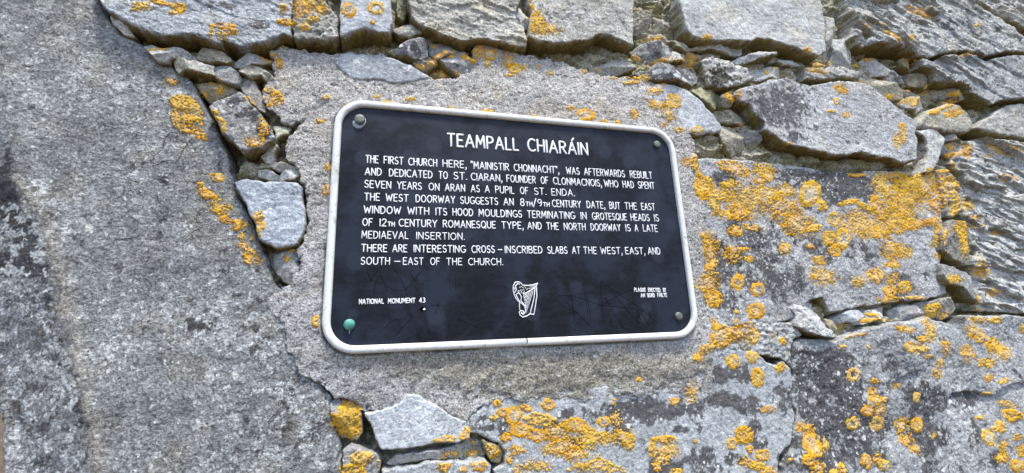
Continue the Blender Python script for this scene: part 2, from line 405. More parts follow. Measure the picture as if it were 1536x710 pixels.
def surface_colour(U, V, X, Y, p, seed):
    base = np.array(p['col'])[None, None, :] * np.ones(U.shape + (3,))
    n1 = fbm(U * 9, V * 9, seed + 1, 4); n2 = fbm(U * 34, V * 34, seed + 2, 5, 0.6); n3 = fbm(U * 130, V * 130, seed + 3, 4, 0.65)
    base *= (1 + p.get('lvar', 0.16) * n1 + p.get('var', 0.20) * n2)[..., None]
    warm = sstep(0.0, 0.6, fbm(U * 16 + 5, V * 16, seed + 9, 4)) * p.get('warm', 0.3)
    base = base * (1 - warm[..., None]) + base * np.array((1.08, 0.98, 0.80)) * warm[..., None]
    dk = blobs(X, Y, DARK, None)
    fd = p.get('dfreq', 26)
    e = fbm(U * fd, V * fd, seed + 4, 5, 0.62)
    f = dk * 1.05 + p.get('damt', 0.0) + 0.62 * e + 0.22 * n3 - 0.55
    dm = sstep(-0.06, 0.07, f) * p.get('dmax', 0.92)
    dcol = np.array(p.get('dcol', (0.085, 0.085, 0.09)))
    if p.get('cfun'): base = p['cfun'](base, U, V, X, Y, n2)
    dvar = (1 + 0.5 * n3 + 0.25 * n2)[..., None]
    base = base * (1 - dm[..., None]) + dcol * np.clip(dvar, 0.4, 2.2) * dm[..., None]
    pl = blobs(X, Y, PALE, None)
    pm = sstep(-0.08, 0.1, pl * 1.0 + 0.45 * e + 0.3 * n3 - 0.52 + p.get('pamt', 0)) * 0.8
    base = base * (1 - pm[..., None]) + np.array((0.54, 0.56, 0.58)) * (1 + 0.12 * n3)[..., None] * pm[..., None]
    cr = p.get('crust', 0.0)
    if cr:
        reg = p['creg'](X, Y) if p.get('creg') else 0.5
        q1 = fbm(U * 62, V * 62, seed + 12, 5, 0.68); q2 = fbm(U * 48 + 3, V * 48, seed + 13, 5, 0.66); q3 = fbm(U * 210, V * 210, seed + 14, 2)
        wm = sstep(0.13, 0.25, q1 + 0.35 * q3 + 0.45 * (reg - 0.5) - 0.22 + 0.2 * n1) * cr
        km = sstep(0.30, 0.42, q2 + 0.25 * q3 + 0.30 * (reg - 0.5) - 0.06) * cr
        base = base * (1 - km[..., None]) + np.array((0.075, 0.073, 0.075)) * km[..., None]
        base = base * (1 - wm[..., None]) + np.array((0.50, 0.525, 0.55)) * (1 + 0.25 * q3)[..., None] * wm[..., None]
    if p.get('cfun2'): base = p['cfun2'](base, U, V, X, Y, n2, n3)
    spk = np.clip(p.get('spk', 0.08) * (1 + 2.2 * n1 + 1.5 * n2), 0, 0.8)
    return np.clip(base * np.array((1.0, 1.0, 0.975)), 0.01, 0.75), spk

def make_stone(name, pts, h, label=None, col=GREY, R=5, rough=2.0, tilt=(0, 0), strat=0, sang=-18, slam=11, D=34, edge=2.0, mat=None,
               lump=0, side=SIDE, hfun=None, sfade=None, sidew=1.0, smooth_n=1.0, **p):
    """one stone as a closed-fronted relief block: traced outline, own height, rounded rim and flanks going back into the wall (mm)"""
    _seed[0] += 13; seed = _seed[0]
    hm = h / 1000.0
    a = np.array(pts, float)
    if max(np.ptp(a[:, 0]), np.ptp(a[:, 1])) < 62 and min(a[:, 1]) > -50:
        cc = a.mean(0); a = cc + (a - cc) * (1 + 3.0 / np.linalg.norm(a - cc, axis=1).mean())
    pu, pv, k = unproj(a[:, 0], a[:, 1], hm)
    kk = np.median(np.clip(k, 0.3, 1.6))
    step = float(np.clip(1.5 * kk / FPX * 0.9, 0.0011, 0.0024))
    if p.get('coarse'): step *= p['coarse']
    mg = 10 * step
    u0, u1, v0, v1 = pu.min() - mg, pu.max() + mg, pv.min() - mg, pv.max() + mg
    nu, nv = int((u1 - u0) / step) + 2, int((v1 - v0) / step) + 2
    U, V = np.meshgrid(u0 + step * np.arange(nu), v0 + step * np.arange(nv))
    s = poly_sdf(U, V, np.stack([pu, pv], 1))
    e = edge / 1000.0
    s = s + e * 1.5 * fbm(U * 40, V * 40, seed + 20, 3) + e * p.get('hiedge', 0.35) * 0.6 * fbm(U * 120, V * 120, seed + 21, 3)
    gv, gu = np.gradient(s, step)
    gl = np.hypot(gu, gv) + 1e-6; gu /= gl; gv /= gl
    cu, cv = pu.mean(), pv.mean()
    top = hm + tilt[0] * (U - cu) + tilt[1] * (V - cv)
    X, Y = proj(U, V, hm)
    size = math.sqrt((pu.max() - pu.min()) * (pv.max() - pv.min()))
    if size < 0.085 and not p.get('flat'):
        rs = np.random.RandomState(seed)
        fz = None
        for kf in range(4):
            a_ = rs.rand() * 6.283; sl = 0.18 + 0.5 * rs.rand(); c0 = size * (0.02 + 0.10 * rs.rand())
            pl_ = c0 - sl * ((U - cu) * math.cos(a_) + (V - cv) * math.sin(a_))
            fz = pl_ if fz is None else np.minimum(fz, pl_)
        top = top + np.clip(fz, -0.012, 0.015) - size * 0.05 - 0.0025
        R = R * 0.4
    if hfun is not None: top = top + hfun(U, V, X, Y, s)
    rg = rough / 1000.0
    top = top + rg * (1.5 * fbm(U * 14, V * 14, seed + 30, 3) + 0.45 * fbm(U * 45, V * 45, seed + 31, 4, 0.55) - 0.55 * np.clip(0.22 - np.abs(fbm(U * 22, V * 30, seed + 33, 4)), 0, 1) * 3 + 0.24 * fbm(U * 190, V * 190, seed + 32, 3, 0.6))
    slit = None
    if strat:
        slit = np.zeros(U.shape); an = math.radians(sang)
        t = (-U * math.sin(an) + V * math.cos(an)); w = U * math.cos(an) + V * math.sin(an)
        t = t + 0.007 * fbm(U * 7, V * 7, seed + 40, 2) + 0.0016 * fbm(U * 60, V * 60, seed + 41, 3)
        for lam, el, am in ((slam / 1000., 3.6, 1.0), (slam / 2300., 3.2, 0.38), (slam / 4500., 3.0, 0.12)):
            d, c, oy, gp = plates(w / (lam * el), t / lam, seed + int(lam * 1e4))
            sl_ = sstep(0.12, 0.02, gp) * sstep(0.05, 0.3, fbm(U * 20, V * 20, seed + 44, 2)); slit = np.maximum(slit, sl_ * am * (sfade(X, Y) if sfade else 1.0))
            lower = np.clip(-oy, -0.7, 0.7)                                        # each plate stands out most at its lower lip
            top = top + (strat / 1000. * am) * (1.35 * (np.floor(c * 5) / 4 - 0.5) + 0.35 * lower - 0.7 * sstep(0.10, 0.02, gp) * sstep(0.05, 0.3, fbm(U * 20, V * 20, seed + 44, 2))) * (sfade(X, Y) if sfade else 1.0)
    if lump:
        d, c = worley(U / (lump / 1000.), V / (lump / 1000.), seed + 50)
        top = top + lump / 1000. * 0.38 * (0.55 - d) * (0.5 + c)
        d, c = worley(U / (lump / 2400.), V / (lump / 2400.), seed + 51)
        top = top + lump / 1000. * 0.14 * (0.5 - d)
    Rm = R / 1000.0 * (0.62 + 0.6 * np.clip(fbm(U * 20, V * 20, seed + 60, 2), -0.8, 0.8))
    q = np.clip(1 - s / Rm, 0, 1)
    hgt = top - Rm * 0.9 * (1 - np.sqrt(np.clip(1 - q * q, 0, 1)))
    wd = 6.0 * step
    j = np.clip(-s / wd, 0, 1)
    Dm = D / 1000.0
    hgt = hgt - j * Dm * (1 + 0.15 * fbm(U * 60, V * 60, seed + 61, 2))
    lat = np.clip(j * 3, 0, 1) * 0.0022 * fbm(U * 90 + j * 2.6, V * 90 - j * 3.4, seed + 62, 3)
    out = np.clip(-s, 0, wd * 1.3)
    PU = U + gu * (out * 0.9 + lat); PV = V + gv * (out * 0.9 + lat)
    keep = s > -wd * 1.2
    qk = keep[:-1, :-1] & keep[1:, :-1] & keep[:-1, 1:] & keep[1:, 1:]
    idx = -np.ones(U.shape, int)
    used = np.zeros(U.shape, bool)
    for a1, b1 in ((0, 0), (1, 0), (0, 1), (1, 1)):
        used[a1:nv - 1 + a1, b1:nu - 1 + b1] |= qk
    idx[used] = np.arange(used.sum())
    F = np.stack([idx[:-1, :-1][qk], idx[:-1, 1:][qk], idx[1:, 1:][qk], idx[1:, :-1][qk]], 1)
    p['col'] = col
    C, spk = surface_colour(U, V, X, Y, p, seed)
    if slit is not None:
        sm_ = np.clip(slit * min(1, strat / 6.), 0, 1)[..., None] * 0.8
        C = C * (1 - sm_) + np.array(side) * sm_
    # algae on the flanks that face the ground, ragged along the arris
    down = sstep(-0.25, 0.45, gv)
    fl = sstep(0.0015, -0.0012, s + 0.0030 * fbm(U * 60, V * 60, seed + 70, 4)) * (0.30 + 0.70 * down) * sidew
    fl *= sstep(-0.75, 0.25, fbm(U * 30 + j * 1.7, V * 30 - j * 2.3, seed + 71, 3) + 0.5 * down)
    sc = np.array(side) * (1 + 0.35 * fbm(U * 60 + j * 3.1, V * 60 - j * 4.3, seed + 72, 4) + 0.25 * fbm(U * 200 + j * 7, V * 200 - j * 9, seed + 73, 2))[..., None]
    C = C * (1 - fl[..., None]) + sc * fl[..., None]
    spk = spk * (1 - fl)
    alb = np.concatenate([C, spk[..., None]], -1)
    verts = np.stack([PU, -hgt, PV], -1)[used]
    o = link(name, verts, F, mat or M_STONE, wall, alb[used], True, (cu, -hm, cv))
    if label: o['label'] = label
    Hs = np.where(s > -wd * 0.4, hgt, -0.2)
    splat(Hs, u0, v0, step, o)
    return o

# ------------------------------------------------------------------ the mortar core of the wall
def make_mortar():
    st = 0.0024
    pu, pv, _ = unproj(np.array([-66, 1640, 1640, 24]), np.array([-110, -110, 830, 830]), 0.0)
    u0, u1, v0, v1 = -0.80, 1.90, -0.71, 0.95
    nu, nv = int((u1 - u0) / st), int((v1 - v0) / st)
    U, V = np.meshgrid(u0 + st * np.arange(nu), v0 + st * np.arange(nv))
    X, Y = proj(U, V, 0.0)
    H = -0.0175 + 0.006 * fbm(U * 16, V * 16, 3, 4)
    for sc_, am_ in ((0.020, 0.010), (0.0085, 0.0045)):
        d, c, oy, gp = plates(U / (sc_ * 1.5) + 0.3 * fbm(U * 30, V * 30, 13, 2), V / sc_ + 0.3 * fbm(U * 30, V * 30, 14, 2), int(sc_ * 1e4))
        H += am_ * ((c - 0.5) * 1.2 - oy * (c * 3 % 1 - 0.35) - 0.5 * np.clip(d - 0.35, 0, 1))
    d2, c2 = worley(U / 0.006, V / 0.006, 6); H += 0.003 * (0.5 - d2)
    H += 0.0012 * fbm(U * 300, V * 300, 7, 2)
    for (x, y, rx, ry, dz) in GAPS:
        q = np.sqrt(((X - x) / rx) ** 2 + ((Y - y) / ry) ** 2) + 0.25 * fbm(U * 60, V * 60, 8, 3)
        H += dz / 1000. * sstep(1.25, 0.6, q)
    # left end of the wall follows the slab's edge
    eu = np.interp(V, [-0.62, -0.306, -0.197, 0.3, 0.95], [-0.53, -0.617, -0.647, -0.78, -0.80]) + 0.16
    U2 = np.maximum(U, eu)
    pm = {'col': (0.42, 0.40, 0.32), 'warm': 0.9, 'var': 0.3, 'spk': 0.3, 'damt': -0.1, 'dcol': (0.10, 0.095, 0.06), 'dfreq': 50}
    C, spk = surface_colour(U, V, X, Y, pm, 9)
    ol = sstep(-0.1, 0.5, fbm(U * 22, V * 22, 12, 4) + 0.15)[..., None] * 0.65
    C = C * (1 - ol) + np.array((0.23, 0.21, 0.075)) * ol
    alb = np.concatenate([C, spk[..., None]], -1)
    idx = np.arange(nu * nv).reshape(nv, nu)
    F = np.stack([idx[:-1, :-1], idx[:-1, 1:], idx[1:, 1:], idx[1:, :-1]], -1).reshape(-1, 4)
    verts = np.stack([U2, -H, V], -1).reshape(-1, 3); A = alb.reshape(-1, 4)
    o = link('mortar', verts, F, M_MORTAR, wall, A, True, (0.45, 0.017, 0.1))
    o['label'] = 'tan crumbly lime mortar showing between the stones'
    splat(H, u0, v0, st, o)
    # the body of the wall behind its face, down to the ground and past the frame
    b0, b1, y0, y1, z0, z1 = -0.38, 3.4, 0.055, 0.62, GROUND_Z - 0.02, 1.5
    vs = []; fs = []
    def box(x0, x1, ya, yb, za, zb):
        n = len(vs)
        vs.extend([(x0, ya, za), (x1, ya, za), (x1, yb, za), (x0, yb, za), (x0, ya, zb), (x1, ya, zb), (x1, yb, zb), (x0, yb, zb)])
        fs.extend([[n, n + 1, n + 5, n + 4], [n + 1, n + 2, n + 6, n + 5], [n + 2, n + 3, n + 7, n + 6], [n + 3, n, n + 4, n + 7], [n + 4, n + 5, n + 6, n + 7], [n + 3, n + 2, n + 1, n]])
    box(b0, b1, y0, y1, z0, z1)
    alb = np.tile(np.array([[0.30, 0.29, 0.26, 0.2]]), (len(vs), 1))
    link('wall_core', vs, fs, M_MORTAR, wall, alb, False, (0.45, 0.3, 0.2))

GAPS = [(1060, 110, 150, 40, 9), (1330, 110, 80, 36, 8), (285, 92, 60, 18, 7), (640, 85, 50, 20, 7), (1160, 200, 60, 30, 6), (640, 690, 90, 14, 6), (1290, 476, 70, 12, 6), (1090, 505, 50, 30, 12), (300, 165, 26, 40, -30), (335, 225, 20, 34, -26), (372, 250, 16, 14, 8), (240, 70, 30, 12, -22), (185, 42, 20, 14, -25), (270, 100, 14, 16, -25), (390, 135, 14, 24, -30), (365, 310, 16, 20, -6),
        (425, 425, 12, 10, -25), (500, 600, 12, 26, -30), (548, 650, 16, 34, -34), (580, 680, 14, 10, -25), (735, 700, 18, 12, -28), (785, 42, 8, 18, -30), (1120, 80, 26, 8, -26), (1170, 68, 30, 10, -10), (1085, 155, 10, 18, -26),
        (985, 30, 26, 40, 6), (605, 12, 16, 22, -6), (1270, 35, 16, 34, 2), (1330, 85, 30, 12, -14), (1466, 197, 16, 8, -30), (1462, 140, 16, 20, -22), (1160, 238, 90, 12, 10), (1300, 245, 80, 10, 12), (1345, 470, 10, 8, -22), (1265, 475, 16, 6, -25), (1440, 470, 26, 12, -25),
        (1412, 340, 10, 16, -22), (1440, 395, 24, 10, -22), (1400, 170, 30, 12, 4), (1360, 165, 26, 10, 6), (635, 92, 26, 12, 3), (970, 55, 10, 20, 4), (1060, 215, 30, 20, 10), (1130, 215, 30, 12, 4), (955, 75, 4, 14, -20), (1270, 120, 40, 6, 0), (1160, 540, 14, 6, -25), (1172, 692, 24, 8, -28), (640, 95, 14, 6, -10), (690, 110, 10, 6, -10)]
make_mortar()

# ------------------------------------------------------------------ the stones (outline in photo pixels, then height in mm)
def slab_h(U, V, X, Y, s):
    # the jamb slab: its left side is splayed back along a worn ridge
    xl = np.interp(Y, [-100, 270, 330, 480, 650, 800], [-10, 22, 66, 100, 138, 158])
    m = np.clip((xl - X) / 110.0, 0, 1.3)
    ridge = np.exp(-((X - xl - 6) / 16) ** 2)
    return -0.020 * m + 0.002 * ridge * (0.5 + fbm(U * 30, V * 30, 77, 3)) 

def slab_reg(X, Y):
    xl = np.interp(Y, [-100, 270, 330, 480, 650, 800], [-10, 22, 66, 100, 138, 158])
    left = sstep(10, -25, X - xl) * sstep(200, 330, Y)
    low = np.exp(-((X - 440) / 90) ** 2 - ((Y - 620) / 130) ** 2) + 0.5 * np.exp(-((X - 330) / 120) ** 2 - ((Y - 470) / 60) ** 2)
    return np.clip(0.30 + 0.75 * left + 0.8 * low, 0, 1.3)
def slab_c(base, U, V, X, Y, n2, n3):
    xl = np.interp(Y, [-100, 270, 330, 480, 650, 800], [-10, 22, 66, 100, 138, 158])
    b = np.exp(-((X - xl - 4 + 10 * n2) / 13) ** 2) * sstep(230, 290, Y) * np.clip(0.65 + 0.8 * n2, 0, 1)
    base = base * (1 - b[..., None]) + np.array((0.36, 0.34, 0.30)) * (1 + 0.3 * n3)[..., None] * b[..., None]
    g = sstep(260, 40, Y) * sstep(330, 120, X) * 0.35 * np.clip(0.5 + 1.2 * n2, 0, 1)
    return base * (1 - g[..., None]) + np.array((0.40, 0.405, 0.38)) * g[..., None]
def recess(pts, h):
    u, v, _ = unproj(np.array([p[0] for p in pts], float), np.array([p[1] for p in pts], float), h)
    x, y = proj(u, v, 0.001)
    return list(zip(x.tolist(), y.tolist()))
make_stone('stone', [(130, -110), (143, -4), (152, 12), (165, 33), (186, 50), (206, 60), (228, 77), (250, 94), (272, 107), (286, 120), (298, 142), (310, 165), (322, 190), (333, 214), (343, 240), (350, 266), (352, 290), (364, 310), (377, 331), (384, 352), (394, 374), (403, 400), (411, 424), (430, 440), (455, 520), (485, 582), (496, 592), (499, 625), (506, 652), (513, 680), (511, 710), (508, 930)] + recess([(37, 930), (15, 710), (0, 560), (-50, 100)], -0.036) + [(-110, -110)],
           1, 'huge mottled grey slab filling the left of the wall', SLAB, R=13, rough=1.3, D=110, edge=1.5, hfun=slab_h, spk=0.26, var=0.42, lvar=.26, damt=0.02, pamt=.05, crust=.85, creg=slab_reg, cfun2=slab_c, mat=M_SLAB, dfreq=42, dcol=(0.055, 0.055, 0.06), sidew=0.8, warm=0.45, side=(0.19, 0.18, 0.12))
make_stone('stone', [(134, -110), (148, 3), (158, 16), (170, 20), (183, 29), (196, 38), (203, 42), (230, 47), (257, 54), (290, 53), (313, 61), (331, 68), (334, 60), (345, 66), (360, 68), (386, 66), (396, 64), (410, 56), (424, 52), (437, 55), (436, 40), (442, -110)],
           20, 'long pale stone with orange lichen crescents along the top left', BLUE, R=5, rough=2.4, strat=1.1, sang=-12, slam=24, D=50, spk=0.25, dcol=(0.11, 0.105, 0.11), warm=0.4)
make_stone('stone', [(160, 19), (174, 20), (189, 33), (191, 47), (181, 46), (168, 33)], 13, None, WHITE, R=5, rough=1.5)
make_stone('stone', [(440, -110), (438, 55), (444, 60), (470, 58), (500, 62), (508, 55), (506, 40), (508, 25), (500, 15), (490, 0), (482, -110)], 17, 'rough stone crusted with orange and pale lichen beside the long stone', (0.33, 0.33, 0.30), R=6, rough=3, lump=9, D=46, spk=.4, warm=.6)
make_stone('stone', [(207, 60), (218, 55), (228, 62), (240, 66), (255, 62), (270, 67), (285, 75), (293, 81), (286, 86), (272, 86), (258, 81), (252, 85), (248, 89), (236, 90), (228, 84), (219, 72)], 15, None, PALEC, R=4, D=40, warm=.5)
make_stone('stone', [(254, 83), (268, 82), (280, 87), (297, 90), (312, 94), (314, 107), (303, 106), (290, 102), (272, 98), (264, 101), (257, 93)], 17, None, (0.42, 0.42, 0.38), R=4, D=48, warm=.6)
make_stone('stone', [(292, 78), (302, 68), (318, 67), (329, 72), (342, 86), (337, 92), (328, 90), (315, 88), (301, 84)], 13, None, TAN, R=4, D=40)
make_stone('stone', [(315, 94), (330, 94), (342, 98), (352, 104), (356, 113), (350, 119), (340, 121), (326, 115), (318, 109)], 13, None, GREY, R=5, D=40, warm=.5)
make_stone('stone', [(345, 89), (358, 80), (372, 75), (386, 77), (402, 82), (396, 88), (380, 92), (362, 95), (350, 93)], 11, None, PALEC, R=4, D=36, warm=.6)
make_stone('stone', [(288, 118), (307, 116), (323, 119), (343, 123), (356, 133), (346, 138), (333, 144), (320, 150), (314, 151), (303, 143), (291, 128)], 5, 'brownish triangular stone with yellow lichen', (0.30, 0.28, 0.22), R=4, warm=.8, D=40)
make_stone('stone', [(311, 160), (320, 153), (340, 145), (357, 137), (366, 142), (378, 156), (392, 171), (402, 181), (405, 195), (412, 204), (408, 212), (396, 220), (382, 222), (360, 225), (350, 216), (338, 205), (330, 195), (325, 182), (318, 172)],
           18, 'blackened stone with a thick orange lichen rim on its left edge', GREY, R=4, rough=2.4, D=52, dcol=(0.06, 0.06, 0.07), spk=.35, dfreq=50)
make_stone('stone', [(353, 112), (363, 112), (380, 122), (388, 136), (393, 153), (398, 168), (392, 164), (377, 151), (361, 131)], 7, None, (0.29, 0.28, 0.27), R=4, D=40)
make_stone('stone', [(362, 106), (377, 97), (397, 102), (413, 116), (412, 124), (400, 120), (390, 110), (378, 118)], 9, None, TAN, R=4, lump=7, D=36, spk=.4)
make_stone('stone', [(410, 188), (434, 186), (430, 199), (415, 205)], 4, None, (0.4, 0.4, 0.32), R=5, D=30)
make_stone('stone', [(403, 218), (412, 220), (407, 238), (398, 239), (392, 232)], 7, None, PALEC, R=3)
make_stone('stone', [(385, 247), (393, 239), (417, 244), (440, 247), (445, 252), (420, 255), (403, 251)], 3, None, PALEC, R=3, D=24)
make_stone('stone', [(385, 253), (400, 252), (415, 259), (416, 267), (400, 267), (387, 262)], 2, None, WHITE, R=3, D=24)
make_stone('stone', [(419, 260), (429, 254), (447, 253), (448, 263), (440, 268), (419, 267)], 3, None, WHITE, R=3, D=24)
make_stone('stone', [(351, 273), (368, 269), (400, 270), (427, 270), (443, 274), (450, 281), (454, 309), (457, 336), (453, 357), (447, 367), (427, 371), (411, 372), (400, 365), (388, 357), (382, 340), (376, 328), (369, 307), (361, 295), (355, 283)],
           11, 'blue grey squarish stone left of the plaque with an orange lichen spot', (0.37, 0.41, 0.47), R=6, rough=2.2, D=40, spk=.15, warm=.2, mat=M_SMOOTH)
make_stone('stone', [(406, 381), (427, 376), (443, 374), (445, 392), (448, 405), (434, 423), (425, 420), (412, 407), (404, 389)], 6, None, GREY, R=5, D=36, warm=.6)
# along the top
make_stone('stone', [(504, -110), (511, 0), (510, 30), (510, 56), (523, 50), (547, 43), (567, 49), (585, 49), (588, 28), (586, 0), (583, -110)], 21, 'pale blue stone with two round orange lichen rosettes', (0.40, 0.43, 0.46), R=4, D=62, warm=.2, rough=1.6, mat=M_SMOOTH)
make_stone('stone', [(588, 38), (608, 33), (631, 36), (630, 45), (613, 52), (603, 49)], 10, None, (0.32, 0.31, 0.28), R=4)
make_stone('stone', [(596, -30), (612, -30), (611, 10), (606, 27), (596, 24)], -2, None, (0.28, 0.27, 0.19), R=6, lump=7)
make_stone('stone', [(581, 69), (605, 60), (628, 52), (637, 51), (643, 74), (633, 81), (618, 82), (592, 76)], 17, 'dark wedge stone under the pale layered stone', GREY, R=3, D=40, dcol=(0.08, 0.08, 0.095), dfreq=60, spk=.3)
make_stone('stone', [(603, -110), (612, 0), (616, 20), (622, 31), (634, 37), (650, 46), (667, 53), (690, 62), (722, 58), (757, 63), (775, 70), (790, 70), (791, 55), (787, 46), (785, 33), (777, 28), (775, 17), (781, 0), (785, -110)],
           16, 'cream layered stone in the top course above the plaque title', (0.45, 0.44, 0.40), R=4, rough=2.4, strat=2.2, sang=-8, slam=16, D=44, spk=.2, warm=.6, dfreq=60)
make_stone('stone', [(645, 56), (662, 58), (685, 66), (690, 71), (672, 80), (663, 87), (655, 85), (648, 76)], 6, None, GREY, R=4, rough=2)
make_stone('stone', [(663, 89), (687, 73), (697, 73), (713, 90), (703, 107), (695, 109), (673, 97)], 10, None, GREY, R=4, rough=2, D=36)
make_stone('stone', [(618, 86), (633, 85), (646, 81), (655, 87), (651, 95), (640, 100), (626, 97)], 3, None, TAN, R=4, lump=6)
make_stone('stone', [(777, 18), (782, 7), (795, 23), (795, 35), (788, 36)], 14, None, WHITE, R=3)
make_stone('stone', [(793, -110), (792, 0), (797, 20), (793, 40), (793, 55), (803, 62), (817, 64), (845, 64), (865, 61), (885, 59), (895, 53), (910, 50), (925, 58), (945, 66), (951, 68), (951, 40), (951, 0), (951, -110)],
           17, 'blotchy cream block with a yellow lichen streak in the top course', (0.42, 0.42, 0.39), R=4, rough=2.2, D=60, spk=.35, warm=.6, dfreq=70, damt=.08, dcol=(0.16, 0.155, 0.15), crust=.7)
make_stone('stone', [(972, 8), (990, 3), (1000, 8), (992, 19), (978, 19)], -2, None, OLIVE, R=6)
make_stone('stone', [(953, 18), (965, 15), (977, 22), (976, 46), (965, 51), (955, 42)], 3, None, TAN, R=5, lump=8)
make_stone('stone', [(985, 24), (998, 22), (1004, 34), (996, 48), (984, 44)], -1, None, TAN, R=6, lump=7)
make_stone('stone', [(978, 46), (1000, 50), (1012, 58), (1000, 62), (982, 57)], 0, None, TAN, R=5, lump=7)
make_stone('stone', [(955, 71), (970, 62), (990, 60), (1003, 67), (1010, 76), (1005, 86), (985, 88), (965, 87)], 9, 'small dark stone in the vertical joint at the top', GREY, R=6, rough=1.8, dcol=(0.10, 0.095, 0.10), dfreq=40)
make_stone('stone', [(887, 101), (907, 89), (930, 86), (947, 91), (953, 103), (940, 108), (914, 110)], 4, None, (0.36, 0.36, 0.33), R=4, D=26)
make_stone('stone', [(957, 102), (968, 98), (977, 100), (988, 91), (1003, 93), (1027, 92), (1045, 98), (1057, 107), (1055, 118), (1048, 122), (1033, 121), (1013, 118), (990, 116), (973, 111)],
           17, 'dark stone with white spots and a bright orange lichen top', GREY, R=4, rough=1.6, D=44, dcol=(0.10, 0.10, 0.115), dfreq=40)
make_stone('stone', [(1008, 88), (1015, 74), (1032, 78), (1029, 88)], 7, None, PALEC, R=4)
make_stone('stone', [(1014, 57), (1030, 64), (1038, 70), (1032, 74), (1019, 67)], 6, None, TAN, R=4)
make_stone('stone', [(1050, 91), (1067, 86), (1090, 88), (1100, 95), (1122, 103), (1125, 112), (1137, 115), (1123, 122), (1100, 129), (1083, 132), (1064, 127), (1058, 110)], 11, 'whitish stone with a black mossy hollow', PALEC, R=5, rough=3, lump=10, D=40, dcol=(0.05, 0.05, 0.035), dfreq=70)
make_stone('stone', [(1043, 137), (1060, 129), (1073, 133), (1085, 138), (1082, 150), (1077, 159), (1067, 152), (1055, 145)], 9, None, (0.36, 0.34, 0.22), R=5, rough=2.5)
make_stone('stone', [(1087, 142), (1103, 134), (1107, 143), (1102, 152), (1100, 157), (1088, 155)], 11, None, (0.28, 0.26, 0.2), R=4)
make_stone('stone', [(1080, 165), (1090, 160), (1110, 168), (1125, 178), (1118, 184), (1100, 182), (1085, 178)], 3, None, TAN, R=4, lump=8)
make_stone('stone', [(1083, 195), (1095, 186), (1105, 187), (1113, 194), (1119, 208), (1123, 218), (1107, 229), (1096, 220), (1089, 210)], 8, None, (0.37, 0.35, 0.29), R=4, rough=2.4)
make_stone('stone', [(1115, 193), (1135, 197), (1144, 205), (1142, 212), (1128, 212), (1120, 205)], 5, None, GREY, R=4, lump=7)
make_stone('stone', [(985, 124), (1010, 126), (1030, 132), (1050, 148), (1068, 168), (1080, 185), (1083, 195), (1070, 200), (1045, 202), (1015, 195), (990, 170), (975, 140)], 5, 'smooth bluish white stone at the upper right of the cement', (0.46, 0.49, 0.53), R=9, rough=1.2, D=34, warm=.2, spk=.1, mat=M_SMOOTH)
# right of the top centre
make_stone('stone', [(1016, -110), (1020, 0), (1022, 17), (1027, 30), (1031, 43), (1041, 55), (1067, 60), (1093, 60), (1123, 61), (1143, 57), (1158, 60), (1175, 65), (1198, 72), (1213, 80), (1230, 83), (1240, 77), (1238, 50), (1237, 25), (1232, 0), (1226, -110)],
           21, 'large clean pale block in the top course right of centre', (0.44, 0.45, 0.45), R=4, rough=1.8, D=64, spk=.12, warm=.45, dfreq=60, var=.14, mat=M_SMOOTH)
make_stone('stone', [(1039, 62), (1060, 61), (1090, 64), (1122, 65), (1124, 72), (1122, 78), (1105, 77), (1080, 72), (1055, 68), (1043, 68)], 14, None, PALEC, R=4, D=44, strat=1.5)
make_stone('stone', [(1098, 88), (1117, 82), (1138, 78), (1160, 79), (1166, 82), (1143, 87), (1123, 92), (1110, 94)], 14, None, WHITE, R=3, D=30)
make_stone('stone', [(1126, 104), (1135, 98), (1165, 95), (1200, 99), (1208, 109), (1205, 116), (1180, 114), (1160, 114), (1140, 119), (1128, 113)], 9, None, PALEC, R=4, D=30, rough=2.2)
make_stone('stone', [(1169, 90), (1180, 87), (1205, 92), (1200, 96), (1180, 96)], 8, None, WHITE, R=3, rough=2)
make_stone('stone', [(1208, 101), (1240, 101), (1262, 99), (1298, 108), (1296, 114), (1280, 117), (1255, 116), (1234, 119), (1210, 117)], 11, None, PALEC, R=4, D=34, strat=2)
make_stone('stone', [(1257, 58), (1271, 58), (1279, 74), (1281, 98), (1265, 101), (1259, 95)], 11, None, (0.42, 0.43, 0.44), R=4)
make_stone('stone', [(1241, 22), (1252, 30), (1256, 50), (1257, 90), (1247, 84), (1242, 60)], 4, None, PALEC, R=5, rough=2.5)
make_stone('stone', [(1268, -110), (1275, 0), (1279, 21), (1283, 38), (1280, 55), (1285, 68), (1321, 66), (1351, 69), (1380, 82), (1397, 85), (1418, 78), (1450, 74), (1480, 84), (1500, 79), (1516, 77), (1536, 76), (1660, 80), (1660, 70), (1536, 52), (1516, 39), (1500, 26), (1480, 15), (1457, 0), (1436, -110)],
           22, 'broad stone of broken slanting layers at the top right', (0.42, 0.43, 0.425), R=4, rough=3.2, strat=10, sang=-19, slam=30, sfade=lambda X, Y: 1.15 - 0.85 * sstep(1390, 1450, X + 0.6 * Y), D=56, spk=.2, warm=.45, dcol=(0.16, 0.17, 0.18), crust=.6)
make_stone('stone', [(1381, 88), (1397, 91), (1418, 85), (1450, 80), (1480, 90), (1516, 83), (1660, 86), (1660, 150), (1540, 147), (1502, 150), (1490, 157), (1475, 146), (1460, 136), (1446, 122), (1427, 125), (1406, 121), (1400, 108), (1385, 99)],
           18, 'cracked blue grey layered stone below the broken layers', (0.345, 0.36, 0.37), R=4, rough=3, strat=8, sang=-22, slam=34, sfade=lambda X, Y: 1.1 - 0.8 * sstep(1440, 1490, X), D=50, spk=.22, warm=.3, dcol=(0.15, 0.16, 0.175), crust=.6)
